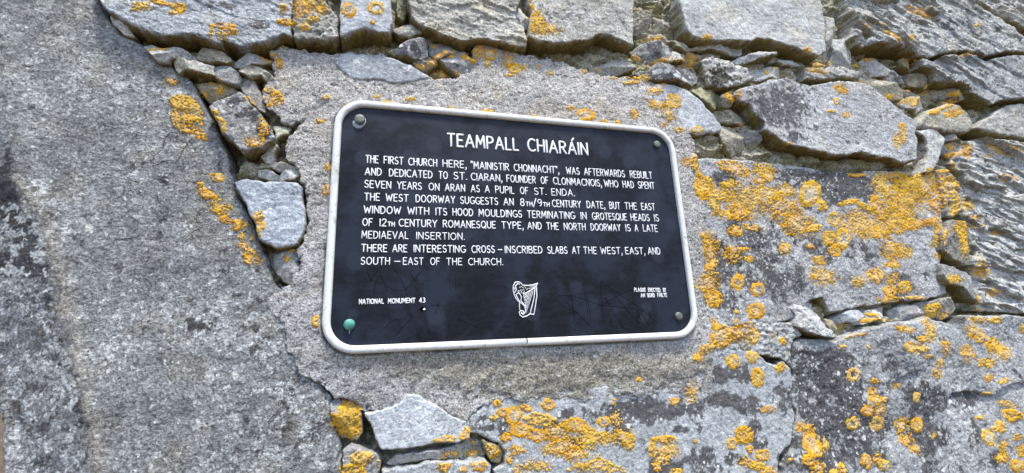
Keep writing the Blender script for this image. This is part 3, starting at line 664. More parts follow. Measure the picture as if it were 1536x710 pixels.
make_stone('stone', [(1464, 0), (1484, 11), (1503, 21), (1518, 32), (1536, 45), (1660, 62), (1660, -110), (1443, -110)], 20, 'pale flaking stone cut by the top right corner', (0.43, 0.43, 0.41), R=4, rough=2.6, strat=6, sang=-16, slam=18, D=44, warm=.6)
make_stone('stone', [(1297, 95), (1307, 83), (1326, 83), (1330, 99), (1329, 113), (1315, 109)], 6, None, PALEC, R=4, rough=2.4)
make_stone('stone', [(1352, 91), (1364, 85), (1377, 93), (1375, 101), (1364, 105), (1354, 99)], 6, None, (0.27, 0.23, 0.13), R=5)
make_stone('stone', [(1331, 108), (1347, 104), (1365, 108), (1365, 120), (1355, 125), (1338, 121)], 11, None, (0.28, 0.285, 0.30), R=6)
make_stone('stone', [(1369, 107), (1395, 107), (1403, 112), (1403, 124), (1392, 129), (1376, 124)], 8, None, (0.27, 0.245, 0.18), R=5, rough=2.5)
make_stone('stone', [(1410, 130), (1432, 128), (1446, 130), (1450, 146), (1440, 150), (1418, 146)], 4, None, TAN, R=5, lump=9)
make_stone('stone', [(1107, 133), (1138, 126), (1155, 119), (1180, 116), (1195, 123), (1216, 126), (1248, 123), (1272, 121), (1296, 124), (1315, 134), (1330, 148), (1347, 162), (1368, 176), (1376, 184), (1375, 200), (1376, 221), (1378, 238), (1357, 245), (1330, 236), (1309, 233), (1293, 227), (1277, 232), (1252, 233), (1220, 225), (1199, 220), (1174, 214), (1166, 207), (1148, 194), (1147, 184), (1135, 173), (1127, 156), (1111, 152), (1106, 142)],
           18, 'big tilted block half pale and half black speckled, right of the plaque corner', (0.42, 0.43, 0.45), R=4, rough=2.0, strat=0.5, sang=-8, slam=30, D=46, spk=.16, dcol=(0.10, 0.10, 0.11), dfreq=60, warm=.35, var=.14, crust=.35)
make_stone('stone', [(1300, 110), (1315, 112), (1338, 125), (1351, 136), (1354, 146), (1335, 146), (1322, 135), (1304, 123)], 12, None, (0.40, 0.37, 0.29), R=5, rough=2.0, warm=.8)
make_stone('stone', [(1354, 134), (1376, 132), (1390, 140), (1396, 156), (1387, 163), (1368, 158), (1356, 149)], 11, 'small stone half black and half orange with lichen', PALEC, R=4, dcol=(0.05, 0.05, 0.055))
make_stone('stone', [(1377, 182), (1384, 174), (1398, 163), (1423, 154), (1440, 158), (1453, 170), (1461, 183), (1460, 193), (1450, 199), (1420, 197), (1397, 193), (1378, 192)], 14, 'rounded pale stone topped with orange lichen', (0.40, 0.39, 0.33), R=12, rough=2.2, D=46, warm=.6)
make_stone('stone', [(1378, 199), (1404, 196), (1416, 211), (1410, 233), (1400, 254), (1389, 254), (1394, 233), (1391, 213)], 10, 'narrow whitish wedge stone standing upright', WHITE, R=4, D=40)
make_stone('stone', [(1379, 213), (1389, 212), (1393, 232), (1389, 250), (1381, 244)], 2, None, (0.27, 0.24, 0.2), R=4)
make_stone('stone', [(1417, 202), (1440, 198), (1450, 204), (1435, 208), (1422, 208)], 8, None, BLUE, R=4)
make_stone('stone', [(1421, 213), (1444, 210), (1451, 222), (1450, 239), (1433, 235), (1423, 225)], 2, None, GREY, R=4, lump=8)
make_stone('stone', [(1464, 191), (1473, 181), (1490, 171), (1512, 157), (1560, 153), (1660, 156), (1660, 218), (1530, 206), (1490, 199)], 9, 'pale block at the right edge between the layered stones', (0.42, 0.42, 0.40), R=6, rough=3, D=44, warm=.5)
make_stone('stone', [(1446, 264), (1433, 242), (1441, 226), (1448, 215), (1460, 209), (1500, 212), (1560, 218), (1660, 226), (1670, 480), (1520, 469), (1466, 467), (1456, 440), (1463, 412), (1456, 397), (1457, 370), (1451, 335), (1446, 311), (1451, 290)],
           4, 'rough blue grey layered stone at the right edge with dark slots', (0.44, 0.45, 0.455), R=5, rough=3.6, strat=10, sang=-14, slam=28, D=40, spk=.3, warm=.4, dcol=(0.17, 0.17, 0.18), crust=.6)
make_stone('stone', [(1404, 255), (1420, 255), (1431, 266), (1447, 290), (1441, 301), (1441, 315), (1433, 327), (1419, 327), (1417, 303), (1411, 278)], 7, 'upright stone thick with orange lichen beside the right block', GREY, R=6, rough=3, lump=12, D=40)
make_stone('stone', [(1416, 340), (1428, 341), (1429, 346), (1418, 349)], 5, 'white pebble in the joint', (0.58, 0.6, 0.58), R=5)
make_stone('stone', [(1417, 351), (1430, 333), (1448, 335), (1453, 360), (1453, 386), (1448, 393), (1432, 386), (1417, 374)], 13, 'brown stone with an orange lichen streak jutting from the joint', (0.26, 0.245, 0.23), R=6, rough=2.2, D=46)
make_stone('stone', [(1413, 393), (1424, 397), (1459, 413), (1459, 430), (1471, 456), (1462, 450), (1444, 430), (1423, 426), (1417, 413)], 14, 'jutting pointed grey stone below the brown one', (0.33, 0.335, 0.34), R=4, D=60)
# the big lichen block right of the plaque, and the courses below
make_stone('stone', [(1030, 236), (1065, 238), (1110, 239), (1150, 244), (1172, 246), (1205, 250), (1240, 257), (1290, 259), (1305, 256), (1360, 256), (1402, 258), (1410, 277), (1415, 300), (1415, 340), (1412, 372), (1411, 395), (1414, 413), (1423, 431), (1421, 441), (1395, 448), (1362, 453), (1324, 456), (1288, 462), (1244, 469), (1232, 445), (1210, 455), (1196, 479), (1163, 486), (1129, 487), (1100, 490), (1050, 500), (1030, 470), (1015, 300)],
           1, 'wide block right of the plaque mottled all over with orange lichen', (0.37, 0.38, 0.40), R=6, rough=2.6, D=44, spk=.22, dcol=(0.08, 0.08, 0.083), damt=.13, dfreq=34, warm=.3, crust=.6)
make_stone('stone', [(1190, 461), (1202, 453), (1216, 449), (1227, 453), (1236, 467), (1248, 484), (1253, 508), (1228, 505), (1211, 498), (1197, 490), (1199, 473)], 12, 'lump of whitish mortar in the joint below the lichen block', (0.48, 0.49, 0.51), R=6, rough=3.4, lump=8, D=46, mat=M_CEMENT, spk=.35)
make_stone('stone', [(1239, 479), (1257, 484), (1264, 492), (1255, 500), (1247, 497)], 8, None, (0.36, 0.32, 0.22), R=5)
make_stone('stone', [(1262, 480), (1278, 467), (1292, 467), (1296, 475), (1283, 483), (1266, 485)], 8, None, BLUE, R=4)
make_stone('stone', [(1291, 481), (1300, 467), (1320, 465), (1337, 461), (1334, 470), (1328, 477), (1310, 484), (1296, 486)], 7, None, PALEC, R=4)
make_stone('stone', [(1345, 468), (1360, 458), (1378, 460), (1384, 472), (1368, 480), (1350, 480)], 1, None, GREY, R=5, rough=2.5)
make_stone('stone', [(1389, 455), (1422, 449), (1435, 463), (1428, 473), (1417, 481), (1396, 475), (1384, 466)], 8, 'brown grey stone under the corner of the lichen block', (0.27, 0.26, 0.24), R=5, D=44)
LIPS = ([(1329, 586), (1334, 576), (1344, 567), (1356, 560), (1368, 556)], [(1416, 602), (1424, 592), (1438, 587), (1460, 588), (1480, 593)], [(1488, 592), (1493, 583), (1505, 577), (1536, 572), (1600, 570)])
def low_h(U, V, X, Y, s):
    h = 0.008 * sstep(1180, 1330, X) + 0.007 * fbm(U * 7, V * 7, 91, 2)
    for L in LIPS:                                                      # scalloped hollows: a sharp lip above, fading out below
        lx = [p[0] for p in L]; ly = [p[1] for p in L]
        b = Y - np.interp(X, lx, ly) + 2.0 * fbm(U * 60, V * 60, 92, 2)
        inx = sstep(lx[0] - 3, lx[0] + 6, X) * sstep(lx[-1] + 14, lx[-1] - 10, X)
        h = h - 0.0085 * inx * sstep(-1.5, 1.5, b) * np.exp(-np.clip(b, 0, 200) / 20.0)
    return h
make_stone('stone', [(1191, 513), (1212, 508), (1255, 513), (1270, 502), (1300, 492), (1340, 484), (1366, 482), (1385, 475), (1400, 481), (1420, 486), (1432, 478), (1445, 472), (1462, 474), (1520, 474), (1670, 490), (1690, 930), (1176, 930), (1174, 700), (1190, 672), (1196, 640), (1197, 620), (1191, 595), (1194, 570)],
           3, 'massive dark and pale streaked stone filling the lower right', (0.34, 0.355, 0.375), R=6, rough=3.0, D=42, spk=.22, dcol=(0.075, 0.075, 0.08), damt=.06, dfreq=26, hfun=low_h, warm=.25, crust=.6)
make_stone('stone', [(1066, 515), (1082, 487), (1110, 483), (1130, 481), (1165, 482), (1190, 484), (1204, 503), (1190, 511), (1187, 530), (1187, 547), (1175, 540), (1160, 537), (1140, 534), (1110, 530), (1080, 540)], 1, 'narrow pale crusted stone in the joint below the lichen block', (0.40, 0.41, 0.42), R=5, rough=3.2, lump=9, D=38, spk=.4)
make_stone('stone', [(694, 640), (705, 622), (745, 595), (900, 580), (1030, 560), (1050, 518), (1085, 524), (1110, 525), (1134, 529), (1150, 543), (1163, 547), (1175, 543), (1187, 552), (1189, 580), (1186, 595), (1192, 620), (1190, 640), (1185, 668), (1170, 688), (1168, 700), (1170, 930), (742, 930), (740, 705), (756, 698), (759, 680), (747, 666), (722, 655), (706, 650)],
           1, 'wide flat stone below the plaque with sharp black patches and orange lichen', (0.36, 0.385, 0.41), R=5, rough=1.4, D=40, spk=.16, dcol=(0.08, 0.077, 0.08), dfreq=32, damt=.05, warm=.15, var=.10, mat=M_SMOOTH, crust=.6)
make_stone('stone', [(546, 620), (575, 616), (601, 603), (611, 592), (628, 592), (645, 604), (672, 620), (700, 632), (703, 645), (708, 660), (690, 664), (652, 667), (616, 673), (587, 676), (573, 674), (565, 660), (552, 637)], 7, 'smooth pale blue triangular stone at the bottom left', (0.43, 0.46, 0.50), R=4, rough=1.2, D=50, warm=.15, spk=.12, var=.12, mat=M_SMOOTH)
make_stone('stone', [(497, 610), (506, 600), (520, 605), (534, 606), (541, 624), (541, 650), (532, 659), (509, 660), (499, 634)], 8, 'small stone wholly coated in yellow lichen', GREY, R=6, rough=2.4, D=50)
make_stone('stone', [(514, 677), (526, 668), (545, 672), (565, 681), (571, 692), (570, 715), (562, 930), (514, 930), (512, 700)], 6, None, GREY, R=6, rough=2.4)
make_stone('stone', [(576, 700), (594, 685), (623, 679), (655, 675), (690, 669), (713, 659), (729, 666), (726, 686), (705, 689), (690, 687), (670, 689), (640, 691), (602, 701)], 3, None, (0.38, 0.39, 0.40), R=4, rough=2, D=40)
make_stone('stone', [(573, 707), (602, 704), (640, 694), (670, 693), (695, 693), (729, 690), (736, 700), (735, 930), (565, 930)], 8, None, BLUE, R=4, rough=1.6, D=44)
make_stone('stone', [(727, 665), (745, 670), (755, 682), (751, 697), (739, 692), (729, 677)], 5, None, (0.28, 0.25, 0.17), R=6)

# the cement bed that the plaque is set in, smeared over the stones around it
def cem_h(U, V, X, Y, s):
    du = np.maximum(np.abs(U) - 0.30, 0); dv = np.maximum(np.abs(V) - 0.194, 0)
    d = np.hypot(du, dv)
    low = sstep(0.0, 0.08, -V - 0.19)
    sm = fbm(U * 15, V * 22, 301, 3)
    rr = np.hypot(np.maximum(np.abs(U) - 0.30 + 0.046, 0), np.maximum(np.abs(V) - 0.1937 + 0.046, 0)) - 0.046
    sink = np.where(rr < -0.003, -0.006, 0)
    gr = -0.007 * sstep(0.0032, 0.0012, np.abs(rr - 0.001)) * sstep(-0.15, 0.25, fbm(U * 12, V * 12, 305, 3) + 0.35 * sstep(0.1, -0.19, V))
    lumps = 0.0010 * np.clip(fbm(U * 60, V * 60, 306, 3), 0, 1) - 0.0010 * sstep(0.32, 0.55, fbm(U * 130, V * 130, 307, 2))
    return gr + lumps + 0.0025 * np.exp(-d / 0.02) + 0.002 * sm * (1 + low) + sink - 0.004 * sstep(0.03, 0.12, d)
def cem_c(base, U, V, X, Y, n2):
    t = sstep(515, 545, Y + 8 * n2) * sstep(640, 545 + 50, Y + 0.25 * np.abs(X - 820) + 14 * n2) * 0.62
    lo = sstep(200, 420, Y)
    base = base * (1 - lo[..., None] * np.array((0.10, 0.07, 0.03)))
    return base * (1 - t[..., None]) + np.array((0.25, 0.225, 0.155)) * (1 + 0.2 * n2)[..., None] * t[..., None]
bed = make_stone('cement_bed', [(393, 123), (414, 112), (408, 90), (404, 76), (425, 66), (446, 70), (470, 76), (500, 79), (520, 77), (548, 80), (580, 86), (606, 93), (632, 107), (655, 118), (690, 114), (706, 108), (714, 90), (702, 72), (725, 64), (757, 71), (790, 80), (830, 88), (870, 98), (890, 106), (915, 113), (945, 113), (962, 112), (990, 124), (1005, 140), (1016, 165), (1030, 190), (1040, 205), (1048, 240), (1056, 300), (1064, 350), (1060, 400), (1056, 440), (1068, 470), (1080, 500), (1070, 530), (1068, 560), (1075, 580), (1062, 600), (1010, 603), (975, 594), (925, 592), (880, 604), (830, 600), (790, 602), (745, 602), (722, 612), (702, 632), (690, 628), (652, 612), (628, 598), (612, 597), (602, 606), (575, 614), (545, 618), (520, 602), (503, 600), (491, 586), (478, 573), (458, 565), (442, 550), (430, 526), (430, 505), (421, 481), (406, 470), (397, 456), (402, 445), (420, 433), (436, 425), (450, 405), (447, 376), (458, 360), (461, 332), (453, 278), (448, 252), (424, 238), (432, 206), (455, 180), (442, 183), (418, 183), (415, 172), (401, 163), (393, 136)],
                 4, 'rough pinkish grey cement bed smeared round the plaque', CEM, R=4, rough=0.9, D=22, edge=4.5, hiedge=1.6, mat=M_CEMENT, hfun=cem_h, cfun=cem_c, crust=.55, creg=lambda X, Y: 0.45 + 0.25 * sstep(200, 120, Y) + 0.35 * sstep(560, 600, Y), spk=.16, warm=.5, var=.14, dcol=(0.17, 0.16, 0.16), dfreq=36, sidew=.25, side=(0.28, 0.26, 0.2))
make_stone('stone', [(499, 86), (520, 78), (550, 80), (580, 85), (605, 92), (628, 104), (645, 116), (620, 124), (585, 122), (555, 120), (525, 117), (508, 104)], 6, 'smooth blue grey stone half buried in the cement above the plaque', (0.32, 0.345, 0.38), R=8, rough=1.3, D=16, sidew=.1, warm=.2, spk=.12, mat=M_SMOOTH)

# ------------------------------------------------------------------ lichen: (x, y, rx, ry, kind, turn)   s solid, r rosette, f broken crust
LICHEN = [(236, 3, 10, 4, 's', 10), (254, 7, 12, 3, 's', 15), (270, 12, 7, 8, 's', 0), (264, 19, 7, 3, 'f', 0), (212, 10, 14, 6, 'f', 0), (333, 39, 17, 4, 's', 0), (317, 50, 3, 10, 's', 5), (349, 46, 7, 4, 's', 30), (334, 52, 7, 7, 'f', 0), (342, 52, 5, 3, 'f', 0), (425, 15, 5, 6, 's', 0), (430, 33, 13, 5, 's', 10), (452, 12, 11, 10, 'f', 0), (465, 5, 18, 7, 'f', 0), (470, 28, 9, 5, 's', 0), (457, 39, 8, 6, 's', 20), (483, 17, 9, 6, 'f', 0), (446, 24, 3, 3, 's', 0), (424, 66, 5, 5, 's', 0),
 (523, 15, 12, 11, 'r', 0), (565, 13, 12, 10, 'r', 0), (559, 34, 3, 3, 's', 0), (598, 37, 7, 5, 'f', 0), (620, 56, 13, 5, 'f', -20), (216, 61, 8, 7, 's', 20), (236, 74, 14, 4, 's', -5), (405, 87, 14, 4, 's', -5), (419, 96, 5, 8, 's', 0), (408, 96, 9, 5, 'f', 0), (405, 136, 14, 4, 's', 20), (422, 148, 4, 11, 's', -20), (409, 151, 10, 8, 'f', 0), (315, 122, 7, 4, 'f', 10), (330, 132, 5, 8, 'f', 15), (305, 143, 7, 4, 's', 15),
 (257, 122, 8, 4, 'f', 10), (270, 155, 14, 12, 's', 0), (293, 168, 8, 19, 's', -25), (263, 178, 6, 13, 's', -10), (275, 193, 11, 6, 's', 25), (282, 178, 11, 10, 'f', 0), (298, 201, 13, 6, 'f', 25), (268, 155, 12, 9, 'f', 0), (315, 159, 5, 5, 's', 0), (323, 173, 5, 11, 's', -25), (332, 187, 6, 11, 's', -20), (375, 152, 4, 10, 's', -35), (395, 190, 7, 11, 'f', 0), (385, 214, 13, 7, 'f', 0),
 (388, 325, 9, 8, 's', 0), (390, 338, 7, 9, 's', 0), (388, 350, 4, 5, 's', 0), (326, 267, 11, 6, 's', 10), (301, 277, 4, 4, 's', 0), (304, 285, 6, 6, 's', 0), (312, 293, 13, 6, 's', 15), (331, 314, 16, 9, 'f', 25), (339, 330, 9, 5, 's', 15), (355, 338, 9, 8, 's', 0), (368, 338, 4, 7, 'f', 0), (364, 354, 4, 6, 'f', 0), (378, 357, 4, 5, 'f', 0), (374, 378, 8, 6, 'f', 30), (381, 389, 12, 6, 'f', 20), (372, 392, 8, 4, 's', 30), (364, 368, 5, 6, 'f', 0), (439, 376, 5, 4, 's', 0), (430, 390, 4, 6, 'f', 0),
 (494, 250, 4, 9, 'f', 0), (488, 285, 5, 8, 'r', 0), (480, 182, 7, 3, 'f', 0), (489, 146, 5, 4, 's', 0), (521, 161, 6, 4, 'f', 0), (581, 154, 7, 3, 's', 0), (565, 145, 4, 2, 'f', 0), (616, 148, 6, 3, 'f', 0), (730, 167, 9, 5, 'f', 0), (676, 165, 4, 3, 'f', 0), (474, 482, 6, 10, 'r', 0),
 (653, 70, 4, 4, 'f', 0), (674, 79, 9, 6, 'r', 0), (708, 67, 16, 4, 's', 0), (703, 87, 11, 6, 's', 25), (717, 78, 9, 8, 'f', 0), (735, 82, 9, 9, 'r', 0), (732, 95, 6, 4, 's', 0), (652, 92, 12, 5, 's', -40), (632, 101, 11, 3, 's', 15), (658, 107, 15, 8, 'f', 10), (663, 114, 8, 5, 's', 0), (684, 112, 4, 5, 'f', 0), (763, 92, 7, 10, 'f', 0), (773, 103, 9, 8, 'r', -30), (763, 113, 8, 2, 's', 0), (787, 102, 4, 4, 'f', 0), (808, 100, 4, 3, 'f', 0), (823, 110, 5, 3, 'f', 0),
 (795, 17, 4, 4, 's', 0), (806, 36, 12, 17, 'f', -20), (828, 44, 11, 7, 'f', 0), (794, 2, 4, 3, 's', 0), (878, 106, 5, 4, 's', 0), (895, 105, 3, 3, 's', 0), (922, 117, 6, 2, 's', 0), (953, 88, 9, 3, 's', 25), (970, 62, 7, 4, 'f', 0), (987, 60, 5, 5, 'f', 0), (990, 93, 14, 4, 's', -15), (1022, 95, 18, 4, 's', 0), (1040, 97, 7, 3, 's', 20), (1040, 87, 9, 5, 'f', 10),
 (950, 116, 13, 3, 's', 5), (947, 124, 12, 3, 's', -5), (967, 118, 7, 4, 'f', 15), (984, 136, 9, 6, 'f', 10), (990, 127, 6, 4, 'f', 0), (1012, 152, 9, 12, 'r', -30), (979, 152, 5, 3, 's', 0), (985, 158, 9, 6, 'f', 0), (1002, 167, 6, 11, 'f', -25), (953, 171, 7, 6, 'f', 0), (857, 162, 7, 3, 's', 0), (878, 172, 14, 8, 'r', 15), (800, 175, 4, 3, 's', 0), (907, 184, 7, 3, 'f', 0), (927, 184, 4, 5, 's', 0), (995, 187, 4, 3, 'f', 0), (1018, 196, 6, 4, 's', 0), (1046, 195, 10, 5, 'r', 0),
 (1042, 243, 6, 13, 's', -5), (1028, 243, 5, 6, 'f', 0), (1054, 278, 15, 19, 's', -20), (1071, 303, 9, 15, 's', -15), (1101, 253, 24, 9, 'f', 22), (1144, 255, 15, 9, 'f', 10), (1152, 264, 7, 9, 's', 0), (1140, 271, 12, 4, 'f', 0), (1093, 276, 14, 5, 'f', -10), (1088, 294, 13, 8, 'f', 10), (1118, 300, 26, 16, 'f', 20), (1179, 286, 14, 8, 'f', 10), (1215, 291, 17, 18, 'r', -20), (1234, 309, 7, 8, 's', 0), (1088, 322, 18, 6, 'f', 0), (1108, 318, 16, 13, 'f', 30), (1103, 346, 11, 9, 's', 0), (1127, 342, 11, 4, 'f', 10), (1173, 310, 22, 15, 'f', 0), (1196, 336, 22, 15, 'f', 20), (1224, 342, 8, 6, 's', 0), (1249, 329, 9, 11, 'r', 0), (1242, 357, 9, 11, 'r', 0), (1264, 359, 10, 15, 'r', 0), (1284, 263, 11, 3, 's', 0), (1063, 365, 11, 14, 'f', 0), (1054, 352, 4, 4, 's', 0), (1103, 376, 14, 5, 'f', 0), (1177, 374, 7, 8, 'f', 0), (1216, 370, 7, 3, 's', 10), (1150, 290, 20, 8, 'f', 20),
 (1272, 304, 14, 4, 's', -10), (1298, 311, 18, 4, 's', 25), (1290, 336, 30, 16, 'f', 10), (1315, 349, 16, 8, 'f', 0), (1318, 313, 7, 21, 's', -28), (1321, 277, 12, 14, 'f', 0), (1340, 265, 16, 6, 'f', 0), (1358, 276, 20, 12, 'f', 0), (1389, 277, 14, 19, 'f', 0), (1352, 303, 26, 20, 'f', 0), (1404, 309, 9, 9, 'f', 0), (1345, 332, 24, 14, 'f', 0), (1370, 338, 18, 6, 'f', -10), (1400, 332, 10, 6, 'f', 0), (1336, 375, 12, 13, 'f', 0), (1352, 377, 14, 9, 'f', 0), (1252, 377, 8, 9, 's', 0), (1226, 391, 10, 6, 'f', 15), (1406, 349, 6, 11, 'f', 0), (1402, 366, 5, 5, 'f', 0), (1408, 385, 5, 4, 'f', 0), (1340, 398, 9, 5, 'f', 0), (1234, 415, 16, 11, 'f', 0), (1288, 423, 8, 7, 'f', 0), (1314, 415, 13, 11, 's', 0), (1333, 437, 11, 9, 's', 0), (1356, 431, 11, 9, 'r', 0), (1340, 418, 8, 8, 'f', 0), (1334, 449, 16, 4, 'f', 0), (1371, 447, 13, 3, 's', 0),
 (1401, 467, 7, 10, 'f', 0), (1417, 475, 5, 6, 'f', 0), (1429, 418, 12, 5, 'f', 10), (1465, 449, 3, 10, 'f', -25), (1441, 344, 9, 18, 'f', -15), (1446, 366, 6, 16, 'f', 0), (1421, 282, 14, 13, 'f', 20), (1433, 309, 8, 16, 's', 0), (1414, 257, 10, 3, 's', 0), (1438, 269, 4, 12, 's', -10), (1452, 307, 10, 8, 'f', 0), (1455, 326, 10, 4, 'f', 0), (1461, 341, 10, 3, 's', 0), (1492, 349, 7, 4, 'f', 0), (1431, 242, 9, 5, 's', 20), (1503, 223, 18, 6, 'f', 10), (1482, 234, 4, 3, 's', 0), (1440, 262, 4, 12, 's', 0), (1516, 267, 10, 4, 'f', 0), (1505, 265, 8, 3, 'f', 0), (1472, 408, 8, 8, 'f', 0), (1470, 398, 6, 10, 'f', 0), (1490, 440, 8, 5, 'f', 0), (1460, 465, 14, 3, 'f', 0),
 (1425, 217, 5, 8, 's', 0), (1440, 230, 12, 4, 's', 0), (1450, 225, 6, 10, 'f', 0), (1412, 161, 13, 4, 's', -10), (1402, 168, 9, 4, 's', 0), (1428, 155, 9, 6, 'f', 0), (1433, 169, 8, 6, 'f', 0), (1420, 172, 5, 4, 's', 0), (1385, 137, 10, 4, 's', 20), (1368, 151, 13, 4, 'f', 0), (1371, 157, 4, 3, 's', 0), (1364, 133, 7, 3, 's', 0), (1333, 146, 5, 4, 's', 0), (1340, 153, 5, 4, 'f', 30), (1259, 133, 7, 6, 'f', 0), (1267, 138, 4, 4, 'f', 0), (1255, 152, 4, 5, 'r', 0), (1247, 167, 5, 2, 's', 15), (1270, 173, 5, 4, 'f', 0), (1353, 190, 4, 5, 's', 0), (1355, 203, 5, 10, 'f', 0), (1346, 213, 5, 9, 'f', 0), (1288, 126, 9, 3, 'f', 10), (1296, 127, 3, 2, 's', 0),
 (1096, 143, 8, 8, 'f', 0), (1169, 212, 8, 5, 'f', 0), (1183, 216, 4, 2, 's', 0), (1110, 188, 4, 3, 's', 0), (1061, 57, 6, 5, 's', 0), (1212, 74, 5, 4, 's', 0), (1240, 93, 7, 6, 'f', 0), (1224, 98, 11, 3, 'f', 0), (1222, 106, 16, 3, 'f', 10), (1150, 109, 3, 3, 's', 0), (1161, 103, 3, 2, 's', 0), (1388, 238, 4, 13, 's', 10),
 (1296, 45, 7, 4, 's', 10), (1340, 53, 14, 4, 's', 38), (1376, 15, 11, 5, 'f', 20), (1387, 26, 8, 3, 'f', 0), (1368, 56, 4, 5, 's', 0), (1326, 36, 3, 2, 's', 0), (1289, 37, 5, 3, 'f', 0), (1465, 38, 3, 2, 's', 0), (1482, 17, 8, 3, 's', 35), (1448, 83, 6, 3, 'f', 0), (1301, 89, 5, 5, 's', -40), (1359, 85, 5, 3, 'f', 0), (1368, 93, 5, 4, 'f', 0), (1279, 75, 2, 10, 's', 0), (1281, 98, 3, 3, 's', 0), (1271, 58, 5, 2, 's', 0), (1259, 57, 4, 2, 's', 0), (1434, 140, 6, 4, 's', 10),
 (1281, 562, 8, 10, 'r', 0), (1313, 572, 6, 4, 's', 0), (1309, 587, 5, 6, 's', 0), (1314, 600, 8, 7, 's', 0), (1327, 600, 4, 4, 's', 0), (1302, 616, 8, 8, 's', 0), (1320, 616, 8, 8, 'f', 0), (1315, 635, 10, 12, 'r', 0), (1279, 635, 9, 10, 'r', 0), (1217, 667, 12, 20, 's', -20), (1206, 643, 13, 7, 'f', 15), (1239, 667, 5, 10, 's', 0), (1214, 692, 9, 8, 's', 0), (1227, 702, 9, 8, 'f', 0), (1301, 692, 7, 11, 's', -15), (1318, 689, 7, 8, 's', 0), (1327, 699, 9, 8, 'r', 0), (1263, 703, 6, 7, 's', 0), (1250, 708, 7, 4, 's', 0), (1341, 579, 9, 4, 's', -15), (1375, 597, 5, 8, 'r', 0), (1351, 638, 9, 10, 'f', 0), (1375, 638, 9, 11, 'r', 0), (1359, 660, 8, 8, 'f', 0), (1373, 675, 6, 6, 'f', 0), (1400, 653, 3, 4, 'f', 0), (1516, 623, 11, 9, 's', 25), (1500, 640, 8, 9, 's', 0), (1490, 644, 5, 4, 's', 0), (1483, 657, 9, 12, 'r', -20), (1505, 670, 6, 9, 'f', 0), (1527, 699, 11, 9, 'r', 0), (1503, 687, 9, 6, 'f', 0), (1525, 657, 5, 5, 'f', 0), (1532, 677, 7, 8, 'f', 0), (1471, 626, 6, 3, 'f', 0), (1508, 606, 11, 4, 'f', 10), (1478, 590, 6, 2, 's', 10), (1483, 567, 5, 5, 'f', 0), (1505, 572, 8, 3, 'f', -15),
 (1364, 521, 8, 7, 's', 0), (1381, 523, 10, 7, 'f', 0), (1395, 499, 8, 13, 'f', 10), (1383, 509, 8, 5, 's', 0), (1357, 494, 13, 4, 'f', 10), (1386, 480, 5, 6, 'f', 0), (1462, 499, 13, 8, 'f', 20), (1470, 507, 8, 8, 's', 0), (1489, 518, 14, 11, 's', 20), (1501, 528, 13, 10, 'f', 20), (1453, 530, 10, 9, 'f', 20), (1467, 480, 13, 4, 'f', 5), (1494, 481, 8, 5, 's', 10), (1534, 493, 5, 6, 'f', 0), (1264, 520, 5, 3, 's', 10), (1303, 521, 3, 3, 'f', 0), (1278, 503, 18, 3, 'f', -12), (1309, 473, 8, 3, 's', 10), (1307, 481, 12, 3, 's', 0), (1324, 481, 6, 3, 'f', 0), (1419, 521, 5, 10, 'f', 0), (1391, 535, 6, 3, 's', 0), (1410, 545, 6, 6, 'f', 0), (1480, 545, 10, 6, 'f', 0), (1260, 490, 4, 5, 'f', 0), (1405, 560, 6, 6, 'f', 0),
 (1065, 380, 9, 14, 'f', 0), (1072, 394, 6, 8, 's', 0), (1096, 384, 10, 9, 'f', 0), (1123, 389, 7, 5, 'f', 0), (1062, 402, 6, 6, 's', 0), (1061, 425, 14, 13, 'f', 0), (1067, 447, 15, 14, 's', 0), (1107, 424, 10, 11, 'r', 0), (1136, 435, 9, 9, 'r', 0), (1133, 466, 12, 13, 'r', 0), (1105, 468, 3, 3, 's', 0), (1069, 485, 4, 8, 'f', 0), (1081, 504, 16, 18, 's', 0), (1060, 523, 11, 7, 's', -20), (1103, 481, 3, 3, 's', 0), (1108, 500, 11, 11, 'f', 0), (1130, 504, 9, 12, 'r', 0), (1121, 488, 9, 4, 'f', 0), (1101, 542, 10, 10, 's', 0), (1129, 535, 10, 9, 'r', 0), (1175, 512, 5, 6, 's', 0), (1159, 505, 3, 4, 'f', 0), (1048, 536, 7, 8, 's', 0), (1038, 483, 3, 4, 's', 0), (1137, 567, 10, 14, 'r', 0), (1170, 552, 8, 8, 's', 30),
 (1115, 653, 13, 13, 's', 0), (1098, 666, 8, 9, 'r', 0), (1124, 674, 5, 6, 's', 0), (1143, 684, 12, 9, 'r', 0), (1119, 696, 8, 8, 'f', 0), (1136, 699, 12, 7, 's', 0), (1152, 706, 12, 6, 'f', 0), (1152, 615, 8, 5, 'f', 0), (994, 659, 18, 5, 's', -5), (978, 672, 4, 14, 's', 10), (1000, 676, 15, 12, 'f', 0), (992, 690, 10, 7, 'f', 0), (985, 700, 8, 7, 's', 0), (1013, 708, 10, 5, 's', 0), (1044, 663, 3, 3, 's', 0), (1012, 603, 6, 5, 's', 0), (1037, 590, 7, 12, 'f', 0), (958, 570, 4, 4, 's', 0), (934, 655, 14, 10, 'f', 0), (944, 670, 6, 5, 'f', 0), (925, 629, 7, 9, 'f', 0), (921, 603, 3, 5, 's', 0), (1198, 639, 3, 4, 's', 0), (1186, 690, 4, 2, 's', 0),
